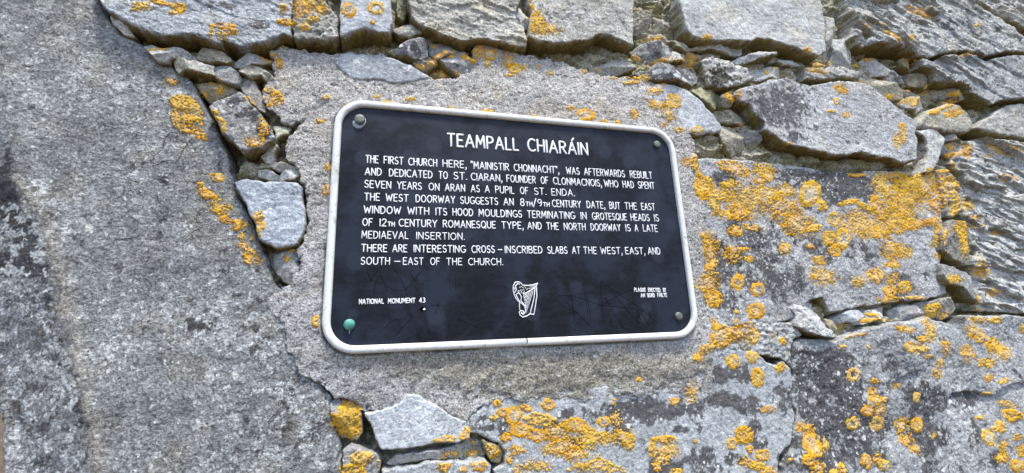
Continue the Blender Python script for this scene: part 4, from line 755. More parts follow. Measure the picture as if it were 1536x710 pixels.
 (745, 605, 6, 5, 's', 0), (753, 619, 7, 8, 's', 0), (741, 627, 6, 5, 's', 0), (771, 623, 12, 13, 'r', 0), (789, 612, 8, 6, 's', 20), (822, 608, 9, 9, 's', 0), (810, 629, 26, 9, 's', 5), (783, 645, 16, 11, 'r', 0), (807, 653, 15, 10, 's', 0), (862, 638, 18, 12, 'r', 15), (834, 648, 18, 12, 'f', 0), (843, 669, 22, 12, 'f', 0), (824, 674, 10, 8, 'f', 0), (862, 681, 15, 10, 'f', 0), (891, 655, 17, 10, 'f', 0), (906, 633, 10, 7, 'r', 0), (910, 660, 9, 8, 'f', 0), (941, 660, 9, 10, 'r', 0), (759, 657, 7, 7, 's', 0), (779, 674, 9, 6, 'f', 0), (802, 700, 21, 7, 'f', 0), (774, 705, 6, 5, 'f', 0), (872, 700, 15, 6, 'f', 0), (896, 696, 15, 9, 'f', 0), (917, 705, 15, 5, 'f', 0), (764, 684, 5, 9, 'f', 0), (880, 660, 14, 14, 'f', 0), (738, 678, 9, 9, 'f', 30),
 (668, 660, 16, 6, 's', -12), (698, 653, 9, 9, 's', -20), (709, 664, 4, 4, 's', 0), (671, 681, 7, 3, 's', 0), (683, 680, 5, 4, 's', 0), (711, 681, 9, 7, 'f', 0), (666, 698, 9, 10, 's', 0), (717, 698, 13, 8, 's', 0), (696, 705, 5, 4, 'f', 0), (520, 630, 22, 27, 's', 0), (523, 603, 8, 4, 's', 0), (544, 687, 17, 10, 's', 0), (530, 705, 20, 9, 's', 0), (570, 697, 4, 7, 'f', 0)]

HOLLOW = {(488, 285), (565, 13), (1249, 329), (1281, 562)}
def gsurf(U, V):
    return bilin(GH, (U - G0U) / GSTEP, (V - G0V) / GSTEP)

patches = []
for n, (x, y, rx, ry, kind, turn) in enumerate(LICHEN):
    # seat the patch on the surface that shows at this pixel
    h = 0.0
    for it in range(4):
        u, v, k = unproj(np.array(float(x)), np.array(float(y)), h)
        h = float(gsurf(u, v)); h = max(h, -0.03)
    u, v = float(u), float(v)
    r = max(rx, ry) * 1.5 + 2
    ca, sa = math.cos(math.radians(turn)), math.sin(math.radians(turn))
    cx, cy = np.array([x - r, x + r, x + r, x - r]), np.array([y - r, y - r, y + r, y + r])
    bu, bv, kk = unproj(cx, cy, h)
    st = float(np.clip(1.5 * float(k) / FPX * 0.62, 0.00075, 0.0016))
    U, V = np.meshgrid(np.arange(bu.min(), bu.max(), st), np.arange(bv.min(), bv.max(), st))
    X, Y = proj(U, V, h)
    dx, dy = X - x, Y - y
    ex, ey = (dx * ca + dy * sa) / rx, (-dx * sa + dy * ca) / ry
    rho = np.hypot(ex, ey)
    sd = 1000 + n * 11
    an = np.arctan2(ey, ex)
    fl = 1.0 / max(min(rx, ry) * 1.6 * float(k) / FPX, 0.004)
    nb = fbm(U * fl * 0.8, V * fl * 0.8, sd, 4, 0.6); nf = fbm(U * 95, V * 95, sd + 5, 4, 0.7); ng = fbm(U * 260, V * 260, sd + 6, 3, 0.7)
    d = 1.0 - rho
    rs = np.random.RandomState(n)
    hue = rs.rand(); hollow = 0.6 * rs.rand() ** 2.2; u1 = rs.rand()
    nq = fbm(U * 420, V * 420, sd + 8, 2)
    if (x, y) in HOLLOW: hollow = 0.95
    if kind == 's':
        F = d + 0.42 * nb + 0.26 * nf + 0.24 * ng + 0.16 * nq
        F = np.minimum(F, 0.40 + 0.8 * nf + 0.75 * ng + 0.5 * nq)
    elif kind == 'r':
        gap = 0.75 * perlin(np.cos(an) * 1.1 + n, np.sin(an) * 1.1, sd + 9)
        F = d + 0.30 * nb + 0.20 * nf + 0.18 * ng + 0.12 * nq
        core = (rho - 0.62 + 0.25 * nb) * 2.2 * hollow + 0.75 * nf + 0.8 * ng + 0.5 * nq + 0.62 - 0.55 * hollow
        F = np.minimum(F, core + 0.5 * sstep(0.5, 0.7, rho))
        F = np.minimum(F, 0.5 + gap * hollow + 0.3 * nf + 0.2 * ng)
    else:
        F = d * 0.75 + 0.25 * nb + 0.75 * nf + 0.95 * ng + 0.6 * nq - 0.13
        F = np.minimum(F, (d + 0.35 * nb + 0.42 + 0.4 * ng) * 1.3)
    H0 = gsurf(U, V)
    hy, hx = np.gradient(H0, st)
    F = np.where((np.abs(H0 - h) > 0.013) | (np.hypot(hx, hy) > 1.6), -1.0, F)
    th = (0.0006 + 0.0010 * u1) if kind == 's' else 0.0008
    off = np.clip(F * 5, -1, 1) * th + 0.0006 * (F > 0) * (nf + ng)
    off = np.where(F > 0, np.maximum(off, 0.0), off)
    Hh = H0 + off + 0.0003
    pos = F > 0
    qk = pos[:-1, :-1] | pos[1:, :-1] | pos[:-1, 1:] | pos[1:, 1:]
    if not qk.any(): continue
    used = np.zeros(U.shape, bool)
    for a1, b1 in ((0, 0), (1, 0), (0, 1), (1, 1)):
        used[a1:U.shape[0] - 1 + a1, b1:U.shape[1] - 1 + b1] |= qk
    idx = -np.ones(U.shape, int); idx[used] = np.arange(used.sum())
    Fq = np.stack([idx[:-1, :-1][qk], idx[:-1, 1:][qk], idx[1:, 1:][qk], idx[1:, :-1][qk]], 1)
    c_rim = np.array((0.80, 0.35, 0.015)) * (1 - hue) + np.array((0.80, 0.43, 0.025)) * hue
    c_in = np.array((0.68, 0.50, 0.22)) * (1 - hue) + np.array((0.62, 0.44, 0.12)) * hue
    if u1 < 0.3: c_in = np.array((0.58, 0.54, 0.40))
    if u1 > 0.8: c_rim = c_rim * 0.6 + np.array((0.62, 0.50, 0.22)) * 0.4
    if (x, y) in ((520, 630), (530, 705)): c_rim = np.array((0.66, 0.37, 0.03)); c_in = np.array((0.56, 0.38, 0.10))
    w = sstep(0.95, 0.35, rho + 0.35 * nf) * (0.9 if kind == 'r' else 0.55)
    C = c_rim * (1 - w[..., None]) + c_in * w[..., None]
    C = np.clip(C * (1 + 0.30 * nf + 0.35 * ng)[..., None], 0.01, 0.8)
    alb = np.concatenate([C, np.ones(U.shape + (1,))], -1)[used]
    verts = np.stack([U, -Hh, V], -1)[used]
    gi = int(np.clip(round((v - G0V) / GSTEP), 0, GNV - 1)); gj = int(np.clip(round((u - G0U) / GSTEP), 0, GNU - 1))
    own = OWN[GID[gi, gj]]
    area = float((pos & (X > 0) & (X < 1536) & (Y > 0) & (Y < 710)).sum()) * (st / float(k)) ** 2
    patches.append((area, verts, Fq, alb, own, (u, -h, v)))
patches.sort(key=lambda t: -t[0])
for area, verts, Fq, alb, own, org in patches[:100]:
    link('lichen_patch', verts, Fq, M_LICHEN, own, alb, True, org)
VS, FS, AS, nn = [], [], [], 0
for area, verts, Fq, alb, own, org in patches[100:]:
    VS.append(verts); FS.append(Fq + nn); AS.append(alb); nn += len(verts)
fo = link('lichen_flecks', np.concatenate(VS), np.concatenate(FS), M_LICHEN, wall, np.concatenate(AS), True, (0.3, 0, 0))
fo['kind'] = 'stuff'
fo['label'] = 'many small scattered flecks of orange lichen'

# ------------------------------------------------------------------ the plaque
W, HT = 0.60, 0.60 / 1.5483
PF = 0.0085                                   # the panel's face stands this far off the wall plane
plaque = bpy.data.objects.new('plaque', None); COL.objects.link(plaque)
plaque.location = (0, -0.004, -HT / 2)
plaque['label'] = 'black metal plaque with white raised lettering and a pale rounded rim, bedded in cement'
plaque['category'] = 'plaque'

def rrect(w, h, r, n=10):
    p = []
    for cx, cy, a0 in ((w / 2 - r, h / 2 - r, 0), (-w / 2 + r, h / 2 - r, 90), (-w / 2 + r, -h / 2 + r, 180), (w / 2 - r, -h / 2 + r, 270)):
        for i in range(n + 1):
            a = math.radians(a0 + 90 * i / n); p.append((cx + r * math.cos(a), cy + r * math.sin(a)))
    return p

RW = 0.0112; RAD = 0.046
# panel: face and edge
o_ = rrect(W - 2 * RW + 0.004, HT - 2 * RW + 0.004, RAD - RW + 0.002)
n = len(o_)
vs = [(x, -PF, z) for x, z in o_] + [(x, 0.004, z) for x, z in o_]
fs = [list(range(n))[::-1], list(range(n, 2 * n))] + [[i, (i + 1) % n, n + (i + 1) % n, n + i] for i in range(n)]
link('panel', vs, fs, M_PANEL, plaque, None, False, (0, 0, 0))

def rim(a0, a1):
    """moulded rim: rounded bead swept round the outline, open at the butt joint in the bottom run"""
    prof = [(0.0, 0.006), (-0.0003, -0.006), (0.0, -0.0098), (0.0008, -0.0124), (0.0024, -0.0137), (0.0050, -0.0142), (0.0080, -0.0139), (0.0100, -0.0128), (0.0107, -0.0112), (0.0112, -0.0070)]
    loops = []
    for ins, y in prof:
        loops.append([(x, y, z) for x, z in rrect(W - 2 * ins, HT - 2 * ins, RAD - ins, 12)])
    # densify and cut at the joint: corner arcs give 52 points, the bottom run lies between index 38 (end of third arc) and 39
    k = len(loops[0])
    seq = []
    for L in loops:
        L2 = L[39:] + L[:39]                  # starts at the right end of the bottom run, ends at its left end
        xr, zr = L2[0][0], L2[0][2]; xl = L2[-1][0]
        jx = JX
        out = [(jx + JG, L[0][1], zr)] + [(jx + (xr - jx) * t, L[0][1], zr) for t in (0.3, 0.6, 0.85)] + L2 + [(xl + (jx - xl) * t, L[0][1], zr) for t in (0.15, 0.4, 0.7)] + [(jx - JG, L[0][1], zr)]
        seq.append(out)
    m = len(seq[0]); vs = []; fs = []
    for j, L in enumerate(seq):
        for i, (x, y, z) in enumerate(L):
            wob = 0.0007 * math.sin(i * 1.7) if 0 < i < m - 1 else 0
            vs.append((x, y + wob * 0.5, z))
    for j in range(len(seq) - 1):
        for i in range(m - 1):
            fs.append([j * m + i, j * m + i + 1, (j + 1) * m + i + 1, (j + 1) * m + i])
    fs.append([j * m for j in range(len(seq))][::-1]); fs.append([j * m + m - 1 for j in range(len(seq))])
    return vs, fs
ju, jv, _ = unproj(np.array([790.5]), np.array([514.0]), 0.012)
JX, JG = float(ju[0]), 0.0009
vs, fs = rim(0, 0)
ro = link('rim', vs, fs, M_RIM, plaque, None, True, (0, 0, 0))

def P2(x, y, h=PF):
    u, v, _ = unproj(np.array(float(x)), np.array(float(y)), h)
    return float(u), float(v)

# stroke alphabet on a 0..w by 0..1 box
def arc(cx, cy, rx, ry, a0, a1, n=9):
    return [(cx + rx * math.cos(math.radians(a0 + (a1 - a0) * i / n)), cy + ry * math.sin(math.radians(a0 + (a1 - a0) * i / n))) for i in range(n + 1)]
G = {}
def g(ch, w, *st): G[ch] = (w, [list(s) for s in st])
g('A', .66, [(0, 0), (.33, 1), (.66, 0)], [(.13, .33), (.53, .33)])
g('Á', .66, [(0, 0), (.33, 1), (.66, 0)], [(.13, .33), (.53, .33)], [(.36, 1.14), (.52, 1.36)])
g('B', .52, [(0, 0), (0, 1), (.26, 1)] + arc(.26, .77, .22, .23, 90, -90, 7) + [(0, .54)], [(.26, .54)] + arc(.28, .27, .24, .27, 90, -90, 7) + [(0, 0)])
g('C', .58, arc(.36, .5, .36, .5, 52, 308, 14))
g('D', .56, [(0, 0), (0, 1), (.18, 1)] + arc(.18, .5, .38, .5, 90, -90, 12) + [(0, 0)])
g('E', .46, [(.46, 1), (0, 1), (0, 0), (.46, 0)], [(0, .52), (.38, .52)])
g('F', .46, [(.46, 1), (0, 1), (0, 0)], [(0, .52), (.38, .52)])
g('G', .62, arc(.37, .5, .37, .5, 52, 340, 15) + [(.71, .42), (.44, .42)])
g('H', .54, [(0, 0), (0, 1)], [(.54, 0), (.54, 1)], [(0, .52), (.54, .52)])
g('I', .0, [(0, 0), (0, 1)])
g('L', .42, [(0, 1), (0, 0), (.42, 0)])
g('M', .68, [(0, 0), (.06, 1), (.34, .28), (.62, 1), (.68, 0)])
g('N', .56, [(0, 0), (0, 1), (.56, 0), (.56, 1)])
g('O', .68, arc(.34, .5, .34, .5, 90, 450, 20))
g('P', .50, [(0, 0), (0, 1), (.24, 1)] + arc(.24, .74, .26, .26, 90, -90, 8) + [(0, .48)])
g('Q', .68, arc(.34, .5, .34, .5, 90, 450, 20), [(.42, .22), (.68, -.06)])
g('R', .52, [(0, 0), (0, 1), (.24, 1)] + arc(.24, .75, .25, .25, 90, -90, 8) + [(0, .5)], [(.22, .5), (.52, 0)])
g('S', .48, arc(.25, .75, .22, .25, 40, 250, 9) + [(.3, .48)] + arc(.24, .26, .24, .26, 60, -150, 9))
g('T', .56, [(0, 1), (.56, 1)], [(.28, 1), (.28, 0)])
g('U', .56, [(0, 1), (0, .3)] + arc(.28, .29, .28, .29, 180, 360, 9) + [(.56, 1)])
g('V', .62, [(0, 1), (.31, 0), (.62, 1)])
g('W', .84, [(0, 1), (.2, 0), (.42, .75), (.64, 0), (.84, 1)])
g('Y', .58, [(0, 1), (.29, .48), (.58, 1)], [(.29, .48), (.29, 0)])
g(',', .06, [(.04, .1), (.08, .02), (.0, -.24)])
g('.', .05, [(.0, .05), (.05, .05)])
g('"', .16, [(0, 1.05), (0, .8)], [(.16, 1.05), (.16, .8)])
g('-', .5, [(0, .45), (.5, .45)])
g('/', .36, [(0, -.12), (.36, 1.12)])
g('1', .0, [(0, 0), (0, 1)])
g('2', .5, arc(.25, .74, .25, .26, 165, -30, 8) + [(0, 0), (.5, 0)])
g('3', .46, arc(.22, .76, .2, .24, 140, -90, 8), arc(.22, .27, .24, .27, 90, -140, 8))
g('4', .5, [(.38, 0), (.38, 1), (0, .3), (.5, .3)])
g('8', .48, arc(.24, .75, .2, .25, 90, 450, 14), arc(.24, .26, .24, .26, 90, 450, 14))
g('9', .48, arc(.24, .72, .24, .28, 0, 360, 14), [(.48, .72)] + arc(.2, .5, .28, .5, 10, -70, 6))

def tube(lines, r, depth, y0=-PF, seg=6):
    """flattened round strokes with rounded ends, half sunk into the panel"""
    vs, fs, todo = [], [], []
    for L in lines:
        L = [np.array(p, float) for p in L]
        M = [L[0]]
        for p in L[1:]:
            if np.linalg.norm(p - M[-1]) > 1e-5: M.append(p)
        if len(M) < 2: continue
        parts_, cur = [], [M[0]]
        for i in range(1, len(M)):
            cur.append(M[i])
            if i < len(M) - 1:
                a_ = M[i] - M[i - 1]; b_ = M[i + 1] - M[i]
                if np.dot(a_, b_) < 0.6 * np.linalg.norm(a_) * np.linalg.norm(b_):
                    parts_.append(cur); cur = [M[i]]
        parts_.append(cur)
        todo.extend(parts_)
    for M in todo:
        t0 = (M[1] - M[0]); t0 /= np.linalg.norm(t0); t1 = (M[-1] - M[-2]); t1 /= np.linalg.norm(t1)
        closed = np.linalg.norm(M[0] - M[-1]) < 1e-4
        pts = [(M[0] - t0 * r * .75, .5), (M[0] - t0 * r * .35, .88)] + [(p, 1.0) for p in M] + [(M[-1] + t1 * r * .35, .88), (M[-1] + t1 * r * .75, .5)]
        base = len(vs)
        for i, (p, sc) in enumerate(pts):
            if i == 0: t = t0
            elif i == len(pts) - 1: t = t1
            else:
                a = p - pts[i - 1][0]; b = pts[i + 1][0] - p
                a /= np.linalg.norm(a) + 1e-12; b /= np.linalg.norm(b) + 1e-12
                t = a + b
                t = t / np.linalg.norm(t) if np.linalg.norm(t) > 1e-6 else a
                sc = sc * min(1.3, 1 / max(0.5, float(np.dot(t, a))))
            nx, nz = -t[1], t[0]
            for j in range(seg + 1):
                a = math.pi * j / seg
                c, s_ = math.cos(a), math.sin(a)
                vs.append((p[0] + nx * r * sc * c, y0 + 0.0006 - (0.0006 + depth * min(sc, 1)) * s_, p[1] + nz * r * sc * c))
        m = seg + 1
        for i in range(len(pts) - 1):
            for j in range(seg):
                q = base + i * m + j
                fs.append([q, q + m, q + m + 1, q + 1])
        fs.append([base + j for j in range(m)]); e = base + (len(pts) - 1) * m
        fs.append([e + j for j in range(m)][::-1])
    return vs, fs

def layout(word, small=()):
    """glyphs of a word side by side -> strokes, width (cap height 1); small letters sit on the baseline"""
    x = 0; out = []
    for i, ch in enumerate(word):
        sc = 0.58 if i in small else 1.0
        w, st = G[ch]
        for s in st: out.append([(x + a * sc, b * sc) for a, b in s])
        x += w * sc + (0.24 if i not in small else 0.16)
    return out, x - 0.24

rl = np.random.RandomState(4)
def text_line(name, words, b0, b1, cap_px, stroke, part_label=None, depth=0.0009):
    """words = [(text, x0, x1)], baseline runs from b0 to b1 in the photo"""
    lines = []
    ang = math.atan2(b1[1] - b0[1], b1[0] - b0[0])
    for wd in words:
        txt, x0, x1 = wd[:3]; small = wd[3] if len(wd) > 3 else ()
        st, w = layout(txt, small)
        by = lambda x: b0[1] + (b1[1] - b0[1]) * (x - b0[0]) / (b1[0] - b0[0])
        t = (x0 - b0[0]) / (b1[0] - b0[0])
        cap = cap_px[0] + (cap_px[1] - cap_px[0]) * t
        pa = P2(x0, by(x0)); pb = P2(x1, by(x1)); pc = P2(x0, by(x0) - cap)
        hh = math.hypot(pc[0] - pa[0], pc[1] - pa[1])
        r = stroke * hh
        ex, ez = pb[0] - pa[0], pb[1] - pa[1]
        L = math.hypot(ex, ez); ex /= L; ez /= L
        L -= 2 * r; sx = L / max(w, 0.05)
        for s in st:
            j1, j2 = rl.normal(0, 0.010, 2)
            lines.append([(pa[0] + ex * (r + a * sx) - ez * (b + j1) * hh, pa[1] + ez * (r + a * sx) + ex * (b + j1) * hh) for a, b in s])
    if not lines: return
    vs, fs = tube(lines, r, depth)
    vs = [tuple(v) for v in vs]
    c = np.mean(np.array(vs), 0)
    o = link(name, vs, fs, M_PAINT, plaque, None, True, (c[0], -PF, c[2]))
    if part_label: o['label'] = part_label
    return o

text_line('lettering', [('TEAMPALL', 670, 779), ('CHIARÁIN', 791, 883)], (672, 219), (883, 233), (18, 17.5), .083, 'large raised white title TEAMPALL CHIARÁIN', .0013)
CP = (10.6, 9.6); SK = .081
text_line('lettering', [('THE', 547.6, 568), ('FIRST', 575, 605.5), ('CHURCH', 612, 656), ('HERE,', 663.5, 700), ('"MAINISTIR', 706, 764), ('CHONNACHT",', 770.5, 839), ('WAS', 849, 870), ('AFTERWARDS', 876, 938), ('REBUILT', 945, 979)], (547.6, 244), (979, 268.5), CP, SK)
text_line('lettering', [('AND', 546.7, 572.6), ('DEDICATED', 583, 649), ('TO', 657.6, 672), ('ST.', 680, 701), ('CIARAN,', 706, 753.6), ('FOUNDER', 759.5, 804), ('OF', 811, 823), ('CLONMACNOIS,', 829.5, 903), ('WHO', 906, 928), ('HAD', 934, 951.5), ('SPENT', 957, 982.5)], (546.7, 262.7), (982.5, 284), CP, SK)
text_line('lettering', [('SEVEN', 546, 587), ('YEARS', 595, 633), ('ON', 642.6, 659.6), ('ARAN', 667, 698), ('AS', 706, 720), ('A', 727, 735), ('PUPIL', 742.6, 772), ('OF', 780, 793), ('ST.', 801, 820), ('ENDA.', 827, 863)], (546, 281.5), (862.6, 294.6), CP, SK)
text_line('lettering', [('THE', 545.8, 570), ('WEST', 578, 613), ('DOORWAY', 623, 683), ('SUGGESTS', 690, 747.5), ('AN', 755, 771), ('8TH/9TH', 780, 824, (1, 2, 5, 6)), ('CENTURY', 828, 872), ('DATE,', 880, 908), ('BUT', 914, 931), ('THE', 937, 956), ('EAST', 962, 983)], (545.8, 300.7), (983, 315.8), CP, SK)
text_line('lettering', [('WINDOW', 545, 601.5), ('WITH', 610.6, 644), ('ITS', 653, 671), ('HOOD', 678.5, 710), ('MOULDINGS', 717.6, 783.4), ('TERMINATING', 790.5, 862.7), ('IN', 871, 880.5), ('GROTESQUE', 888, 941), ('HEADS', 946, 975), ('IS', 981.5, 989)], (545, 319.7), (988.8, 332.3), CP, SK)
text_line('lettering', [('OF', 543, 559), ('12TH', 569, 591.5, (2, 3)), ('CENTURY', 597.6, 656), ('ROMANESQUE', 664, 744), ('TYPE,', 752, 785.5), ('AND', 791, 813), ('THE', 819.5, 838.5), ('NORTH', 845.7, 879), ('DOORWAY', 886, 931.5), ('IS', 938.5, 946.5), ('A', 952, 958), ('LATE', 964.6, 987)], (543, 338.8), (987, 348), CP, SK)
text_line('lettering', [('MEDIAEVAL', 541.7, 613), ('INSERTION.', 624, 697.5)], (541.7, 357.6), (697.5, 360), CP, SK)
text_line('lettering', [('THERE', 541.3, 581), ('ARE', 588, 611), ('INTERESTING', 620, 698.5), ('CROSS', 707, 742.5), ('-', 746.5, 754), ('INSCRIBED', 757, 814), ('SLABS', 821, 851.5), ('AT', 858, 871), ('THE', 875, 895.6), ('WEST,', 900.5, 934), ('EAST,', 938, 968), ('AND', 972, 991)], (541.3, 377.7), (990.8, 382), CP, SK)
text_line('lettering', [('SOUTH', 540.5, 585), ('-', 591, 601), ('EAST', 604, 635.5), ('OF', 645, 660), ('THE', 669, 693.5), ('CHURCH.', 702, 755)], (540.5, 397), (755, 398), CP, SK)
text_line('lettering', [('NATIONAL', 538, 576), ('MONUMENT', 581.5, 623.3), ('43', 628, 638.3)], (538, 456.3), (638, 454), (6.8, 6.8), .11, 'small raised white lettering NATIONAL MONUMENT 43', .0007)
text_line('lettering', [('PLAQUE', 951.3, 969), ('ERECTED', 972, 991), ('BY', 994.5, 999.3)], (951.3, 437.6), (999, 438), (5.2, 5.2), .12, 'tiny raised white lettering naming who erected the plaque', .0006)
text_line('lettering', [('AN', 961, 968), ('BORD', 971, 982.7), ('FÁILTE', 986, 1001)], (961, 446.2), (1001, 445.4), (5.2, 5.2), .12, None, .0006)

# the small harp, traced in the photo (crop pixels / 8.88 from (740, 410))
HARP = [[(293, 120), (345, 118), (372, 140), (390, 163)], [(293, 120), (268, 165), (262, 215), (275, 280), (296, 332), (330, 372), (372, 402), (410, 432), (428, 480), (425, 520), (403, 550)],
        [(282, 215), (300, 165), (325, 140), (350, 150)], [(285, 260), (305, 225), (302, 195)], [(312, 280), (338, 262), (332, 235)], [(300, 290), (318, 322), (348, 380), (347, 440), (352, 492)], [(345, 268), (372, 312), (366, 368), (400, 408), (438, 452)],
        [(575, 185), (579, 300), (561, 430), (540, 552)], [(555, 205), (541, 330), (512, 450), (490, 540)], [(345, 520), (355, 560), (390, 586), (440, 575), (490, 543), (540, 553)],
        [(350, 515), (368, 498), (398, 506), (408, 532), (390, 548), (372, 534), (384, 520)], [(390, 162), (460, 165), (530, 155), (590, 135), (570, 172), (530, 212), (490, 232), (440, 262), (400, 276)],
        [(470, 168), (515, 172), (560, 158)], [(480, 185), (520, 188), (560, 172)], [(478, 205), (515, 203), (545, 190)],
        [(350, 245), (362, 224), (392, 222), (410, 243), (400, 266), (375, 266), (366, 247), (382, 240)], [(345, 190), (372, 180), (402, 200), (412, 232)], [(405, 175), (430, 190), (440, 220), (468, 200)],
        [(532, 232), (436, 530)], [(512, 236), (434, 500)], [(492, 242), (430, 468)], [(472, 252), (424, 436)], [(452, 260), (417, 400)], [(432, 268), (408, 358)], [(412, 276), (400, 322)], [(402, 290), (436, 440)], [(420, 280), (446, 400)], [(440, 270), (462, 350)]]
hl = [[P2(740 + x / 8.88, 410 + y / 8.88) for x, y in s] for s in HARP]
v1, f1 = tube(hl[:12], 0.00085, .0008); v2, f2 = tube(hl[12:], 0.00042, .0006)
f1 = f1 + [[i + len(v1) for i in f] for f in f2]; v1 = v1 + v2
c = np.mean(np.array(v1), 0)
ho = link('harp_emblem', v1, f1, M_PAINT, plaque, None, True, (c[0], -PF, c[2]))

# scratches people have cut into the enamel
SC = []
for s in ([(400, 218), (500, 222), (600, 255), (720, 295), (980, 322)], [(400, 220), (500, 320), (650, 470)], [(490, 200), (515, 410)], [(715, 110), (720, 290), (735, 420)], [(720, 115), (860, 215), (1000, 305), (1160, 440)], [(730, 290), (860, 215), (960, 175)], [(750, 240), (800, 330), (890, 470)], [(770, 150), (900, 310), (1010, 440)], [(595, 180), (620, 380)], [(610, 220), (640, 400)], [(995, 310), (1010, 430)], [(1010, 320), (1080, 450)], [(985, 330), (1000, 420)], [(1000, 340), (1025, 440)]):
    SC.append([P2(760 + x / 5.07, 400 + y / 5.07) for x, y in s])
for s in ([(600, 0), (680, 120), (715, 230)], [(820, 40), (700, 180)], [(740, 50), (785, 130)], [(550, 150), (620, 180), (690, 185)], [(770, 340), (740, 400), (620, 530)], [(410, 40), (440, 110)], [(430, 110), (490, 30)], [(460, 190), (480, 100), (510, 70), (540, 130), (560, 190)], [(1075, 50), (1085, 180)], [(540, 470), (580, 430), (640, 400)], [(900, 300), (960, 290)], [(930, 360), (945, 290), (970, 350)], [(1100, 400), (1230, 460)]):
    SC.append([P2(470 + x / 5.07, 400 + y / 5.07) for x, y in s])
for sline in SC:
    sm_ = [sline[0]]
    for a_, b_ in zip(sline[:-1], sline[1:]): sm_ += [((a_[0] * 2 + b_[0]) / 3, (a_[1] * 2 + b_[1]) / 3), b_]
    v1, f1 = tube([sline], 0.00075, .00012, seg=4)
    c = np.mean(np.array(v1), 0)
    link('scratch', v1, f1, M_SCRATCH, plaque, None, True, (c[0], -PF, c[2]))

def lathe(name, px, py, prof, mat, seg=24, label=None, base=None):
    u, v = P2(px, py)
    vs, fs = [], []
    for r, y in prof:
        for i in range(seg):
            a = 2 * math.pi * i / seg
            vs.append((u + r * math.cos(a), -PF - y, v + r * math.sin(a)))
    for j in range(len(prof) - 1):
        for i in range(seg):
            fs.append([j * seg + i, (j + 1) * seg + i, (j + 1) * seg + (i + 1) % seg, j * seg + (i + 1) % seg])
    fs.append([(len(prof) - 1) * seg + i for i in range(seg)][::-1])
    o = link(name, vs, fs, mat, base or plaque, None, True, (u, -PF, v))
    if label: o['label'] = label
    return o
flat = [(.0066, -.001), (.0068, .0026), (.0064, .0036), (.0056, .0042), (.002, .0044)]
dome = [(.0076, -.001), (.0076, .0012), (.0070, .0036), (.0055, .0056), (.003, .0068), (.0008, .0071)]
def bolt(*a, **k):
    return lathe('bolt', *a, **k)
b1 = bolt(540, 180.5, [(.0078, -.001), (.0080, .0036), (.0076, .0048), (.0066, .0055), (.002, .0057)], M_BOLT, seg=24, label='grey flat headed bolt with a pale stain below it')
bolt(984.5, 217.5, flat, M_BOLT, label='small grey bolt at the upper right')
bolt(1017, 474.5, flat, M_BOLT, label='small grey green bolt at the lower right')
bolt(524, 487, dome, M_VERD, label='turquoise verdigris domed bolt')
# pale weathering stains: under the top left bolt and a drip below the turquoise one; a dent as a dark disc, its glint painted as a white spot
def splat_mark(name, pts, mat, h):
    uv = [P2(x, y) for x, y in pts]
    n = len(uv); c = np.mean(np.array(uv), 0)
    vs = [(u, -PF + 0.0005, v) for u, v in uv] + [(c[0] + (u - c[0]) * .9, -PF - h, c[1] + (v - c[1]) * .9) for u, v in uv] + [(c[0], -PF - h * 1.2, c[1])]
    fs = [[i, (i + 1) % n, n + (i + 1) % n, n + i] for i in range(n)] + [[n + i, n + (i + 1) % n, 2 * n] for i in range(n)]
    return link(name, vs, fs, mat, plaque, None, True, (c[0], -PF, c[1]))
splat_mark('stain', [(549 + 0, 177), (550, 183), (547, 189), (541, 193.5), (534, 193), (529, 189), (528, 183), (531, 180)], M_WASH, .0002)
splat_mark('stain', [(523, 493), (526, 494), (525, 499), (524, 502.5), (523, 499)], M_WASH, .0002)
splat_mark('dent', [(629, 464), (633, 459.5), (639, 460), (640.5, 464), (638, 467.5), (632, 467.5)], M_SCRATCH, .0003)
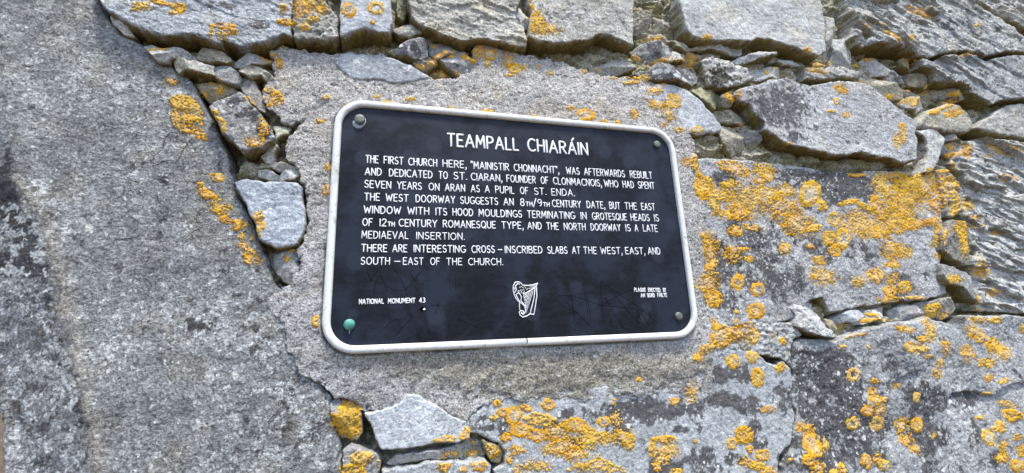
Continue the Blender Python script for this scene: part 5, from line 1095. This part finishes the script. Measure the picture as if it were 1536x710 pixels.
splat_mark('painted_glint', [(634, 464), (637, 462), (638.8, 464), (637, 466.2), (634.5, 465.6)], M_PAINT, .0009)

# ------------------------------------------------------------------ the ground past the end of the wall
def make_ground():
    q = NT('brown_stony_ground')
    pos = q.n('ShaderNodeNewGeometry').outputs['Position']
    vo = q.voro(pos, 8.0); sep = q.n('ShaderNodeSeparateColor'); q.link(vo.outputs['Color'], sep.inputs[0])
    n = q.noise(pos, 18, 5, 0.7)
    c = q.mix(q.ramp(sep.outputs[0], 0.2, 0.8), (0.105, 0.055, 0.022, 1), (0.19, 0.115, 0.06, 1))
    c = q.mix(q.ramp(n, 0.4, 0.65), c, (0.07, 0.045, 0.022, 1))
    ve = q.voro(pos, 8.0, 'DISTANCE_TO_EDGE')
    c = q.mix(q.ramp(ve.outputs['Distance'], 0.02, 0.10, 0.45, 0.0), c, (0.06, 0.05, 0.03, 1))
    q.link(c, q.b.inputs['Base Color']); q.b.inputs['Roughness'].default_value = 0.95
    bp = q.n('ShaderNodeBump'); bp.inputs['Strength'].default_value = 0.8; bp.inputs['Distance'].default_value = 0.05
    q.link(q.math('ADD', n, q.ramp(ve.outputs['Distance'], 0, .2)), bp.inputs['Height']); q.link(bp.outputs[0], q.b.inputs['Normal'])
    xs = np.concatenate([[-200, -60, -25], np.linspace(-14, 6, 90), [25, 60, 200]]); ys = np.concatenate([[-200, -60, -15], np.linspace(-4, 14, 90), [30, 60, 200]])
    X, Y = np.meshgrid(xs, ys)
    d, c = worley(X / 0.31, Y / 0.31, 5)
    Z = GROUND_Z + 0.03 * fbm(X * 1.2, Y * 1.2, 4, 4) + 0.06 * np.clip(0.5 - d, 0, 1) * c
    near = (np.abs(X) < 14) & (np.abs(Y) < 14)
    Z = np.where(near, Z, GROUND_Z)
    idx = np.arange(X.size).reshape(X.shape)
    F = np.stack([idx[:-1, :-1], idx[:-1, 1:], idx[1:, 1:], idx[1:, :-1]], -1).reshape(-1, 4)
    o = link('ground', np.stack([X, Y, Z], -1).reshape(-1, 3), F, q.m, None, None, True)
    o['kind'] = 'structure'
make_ground()
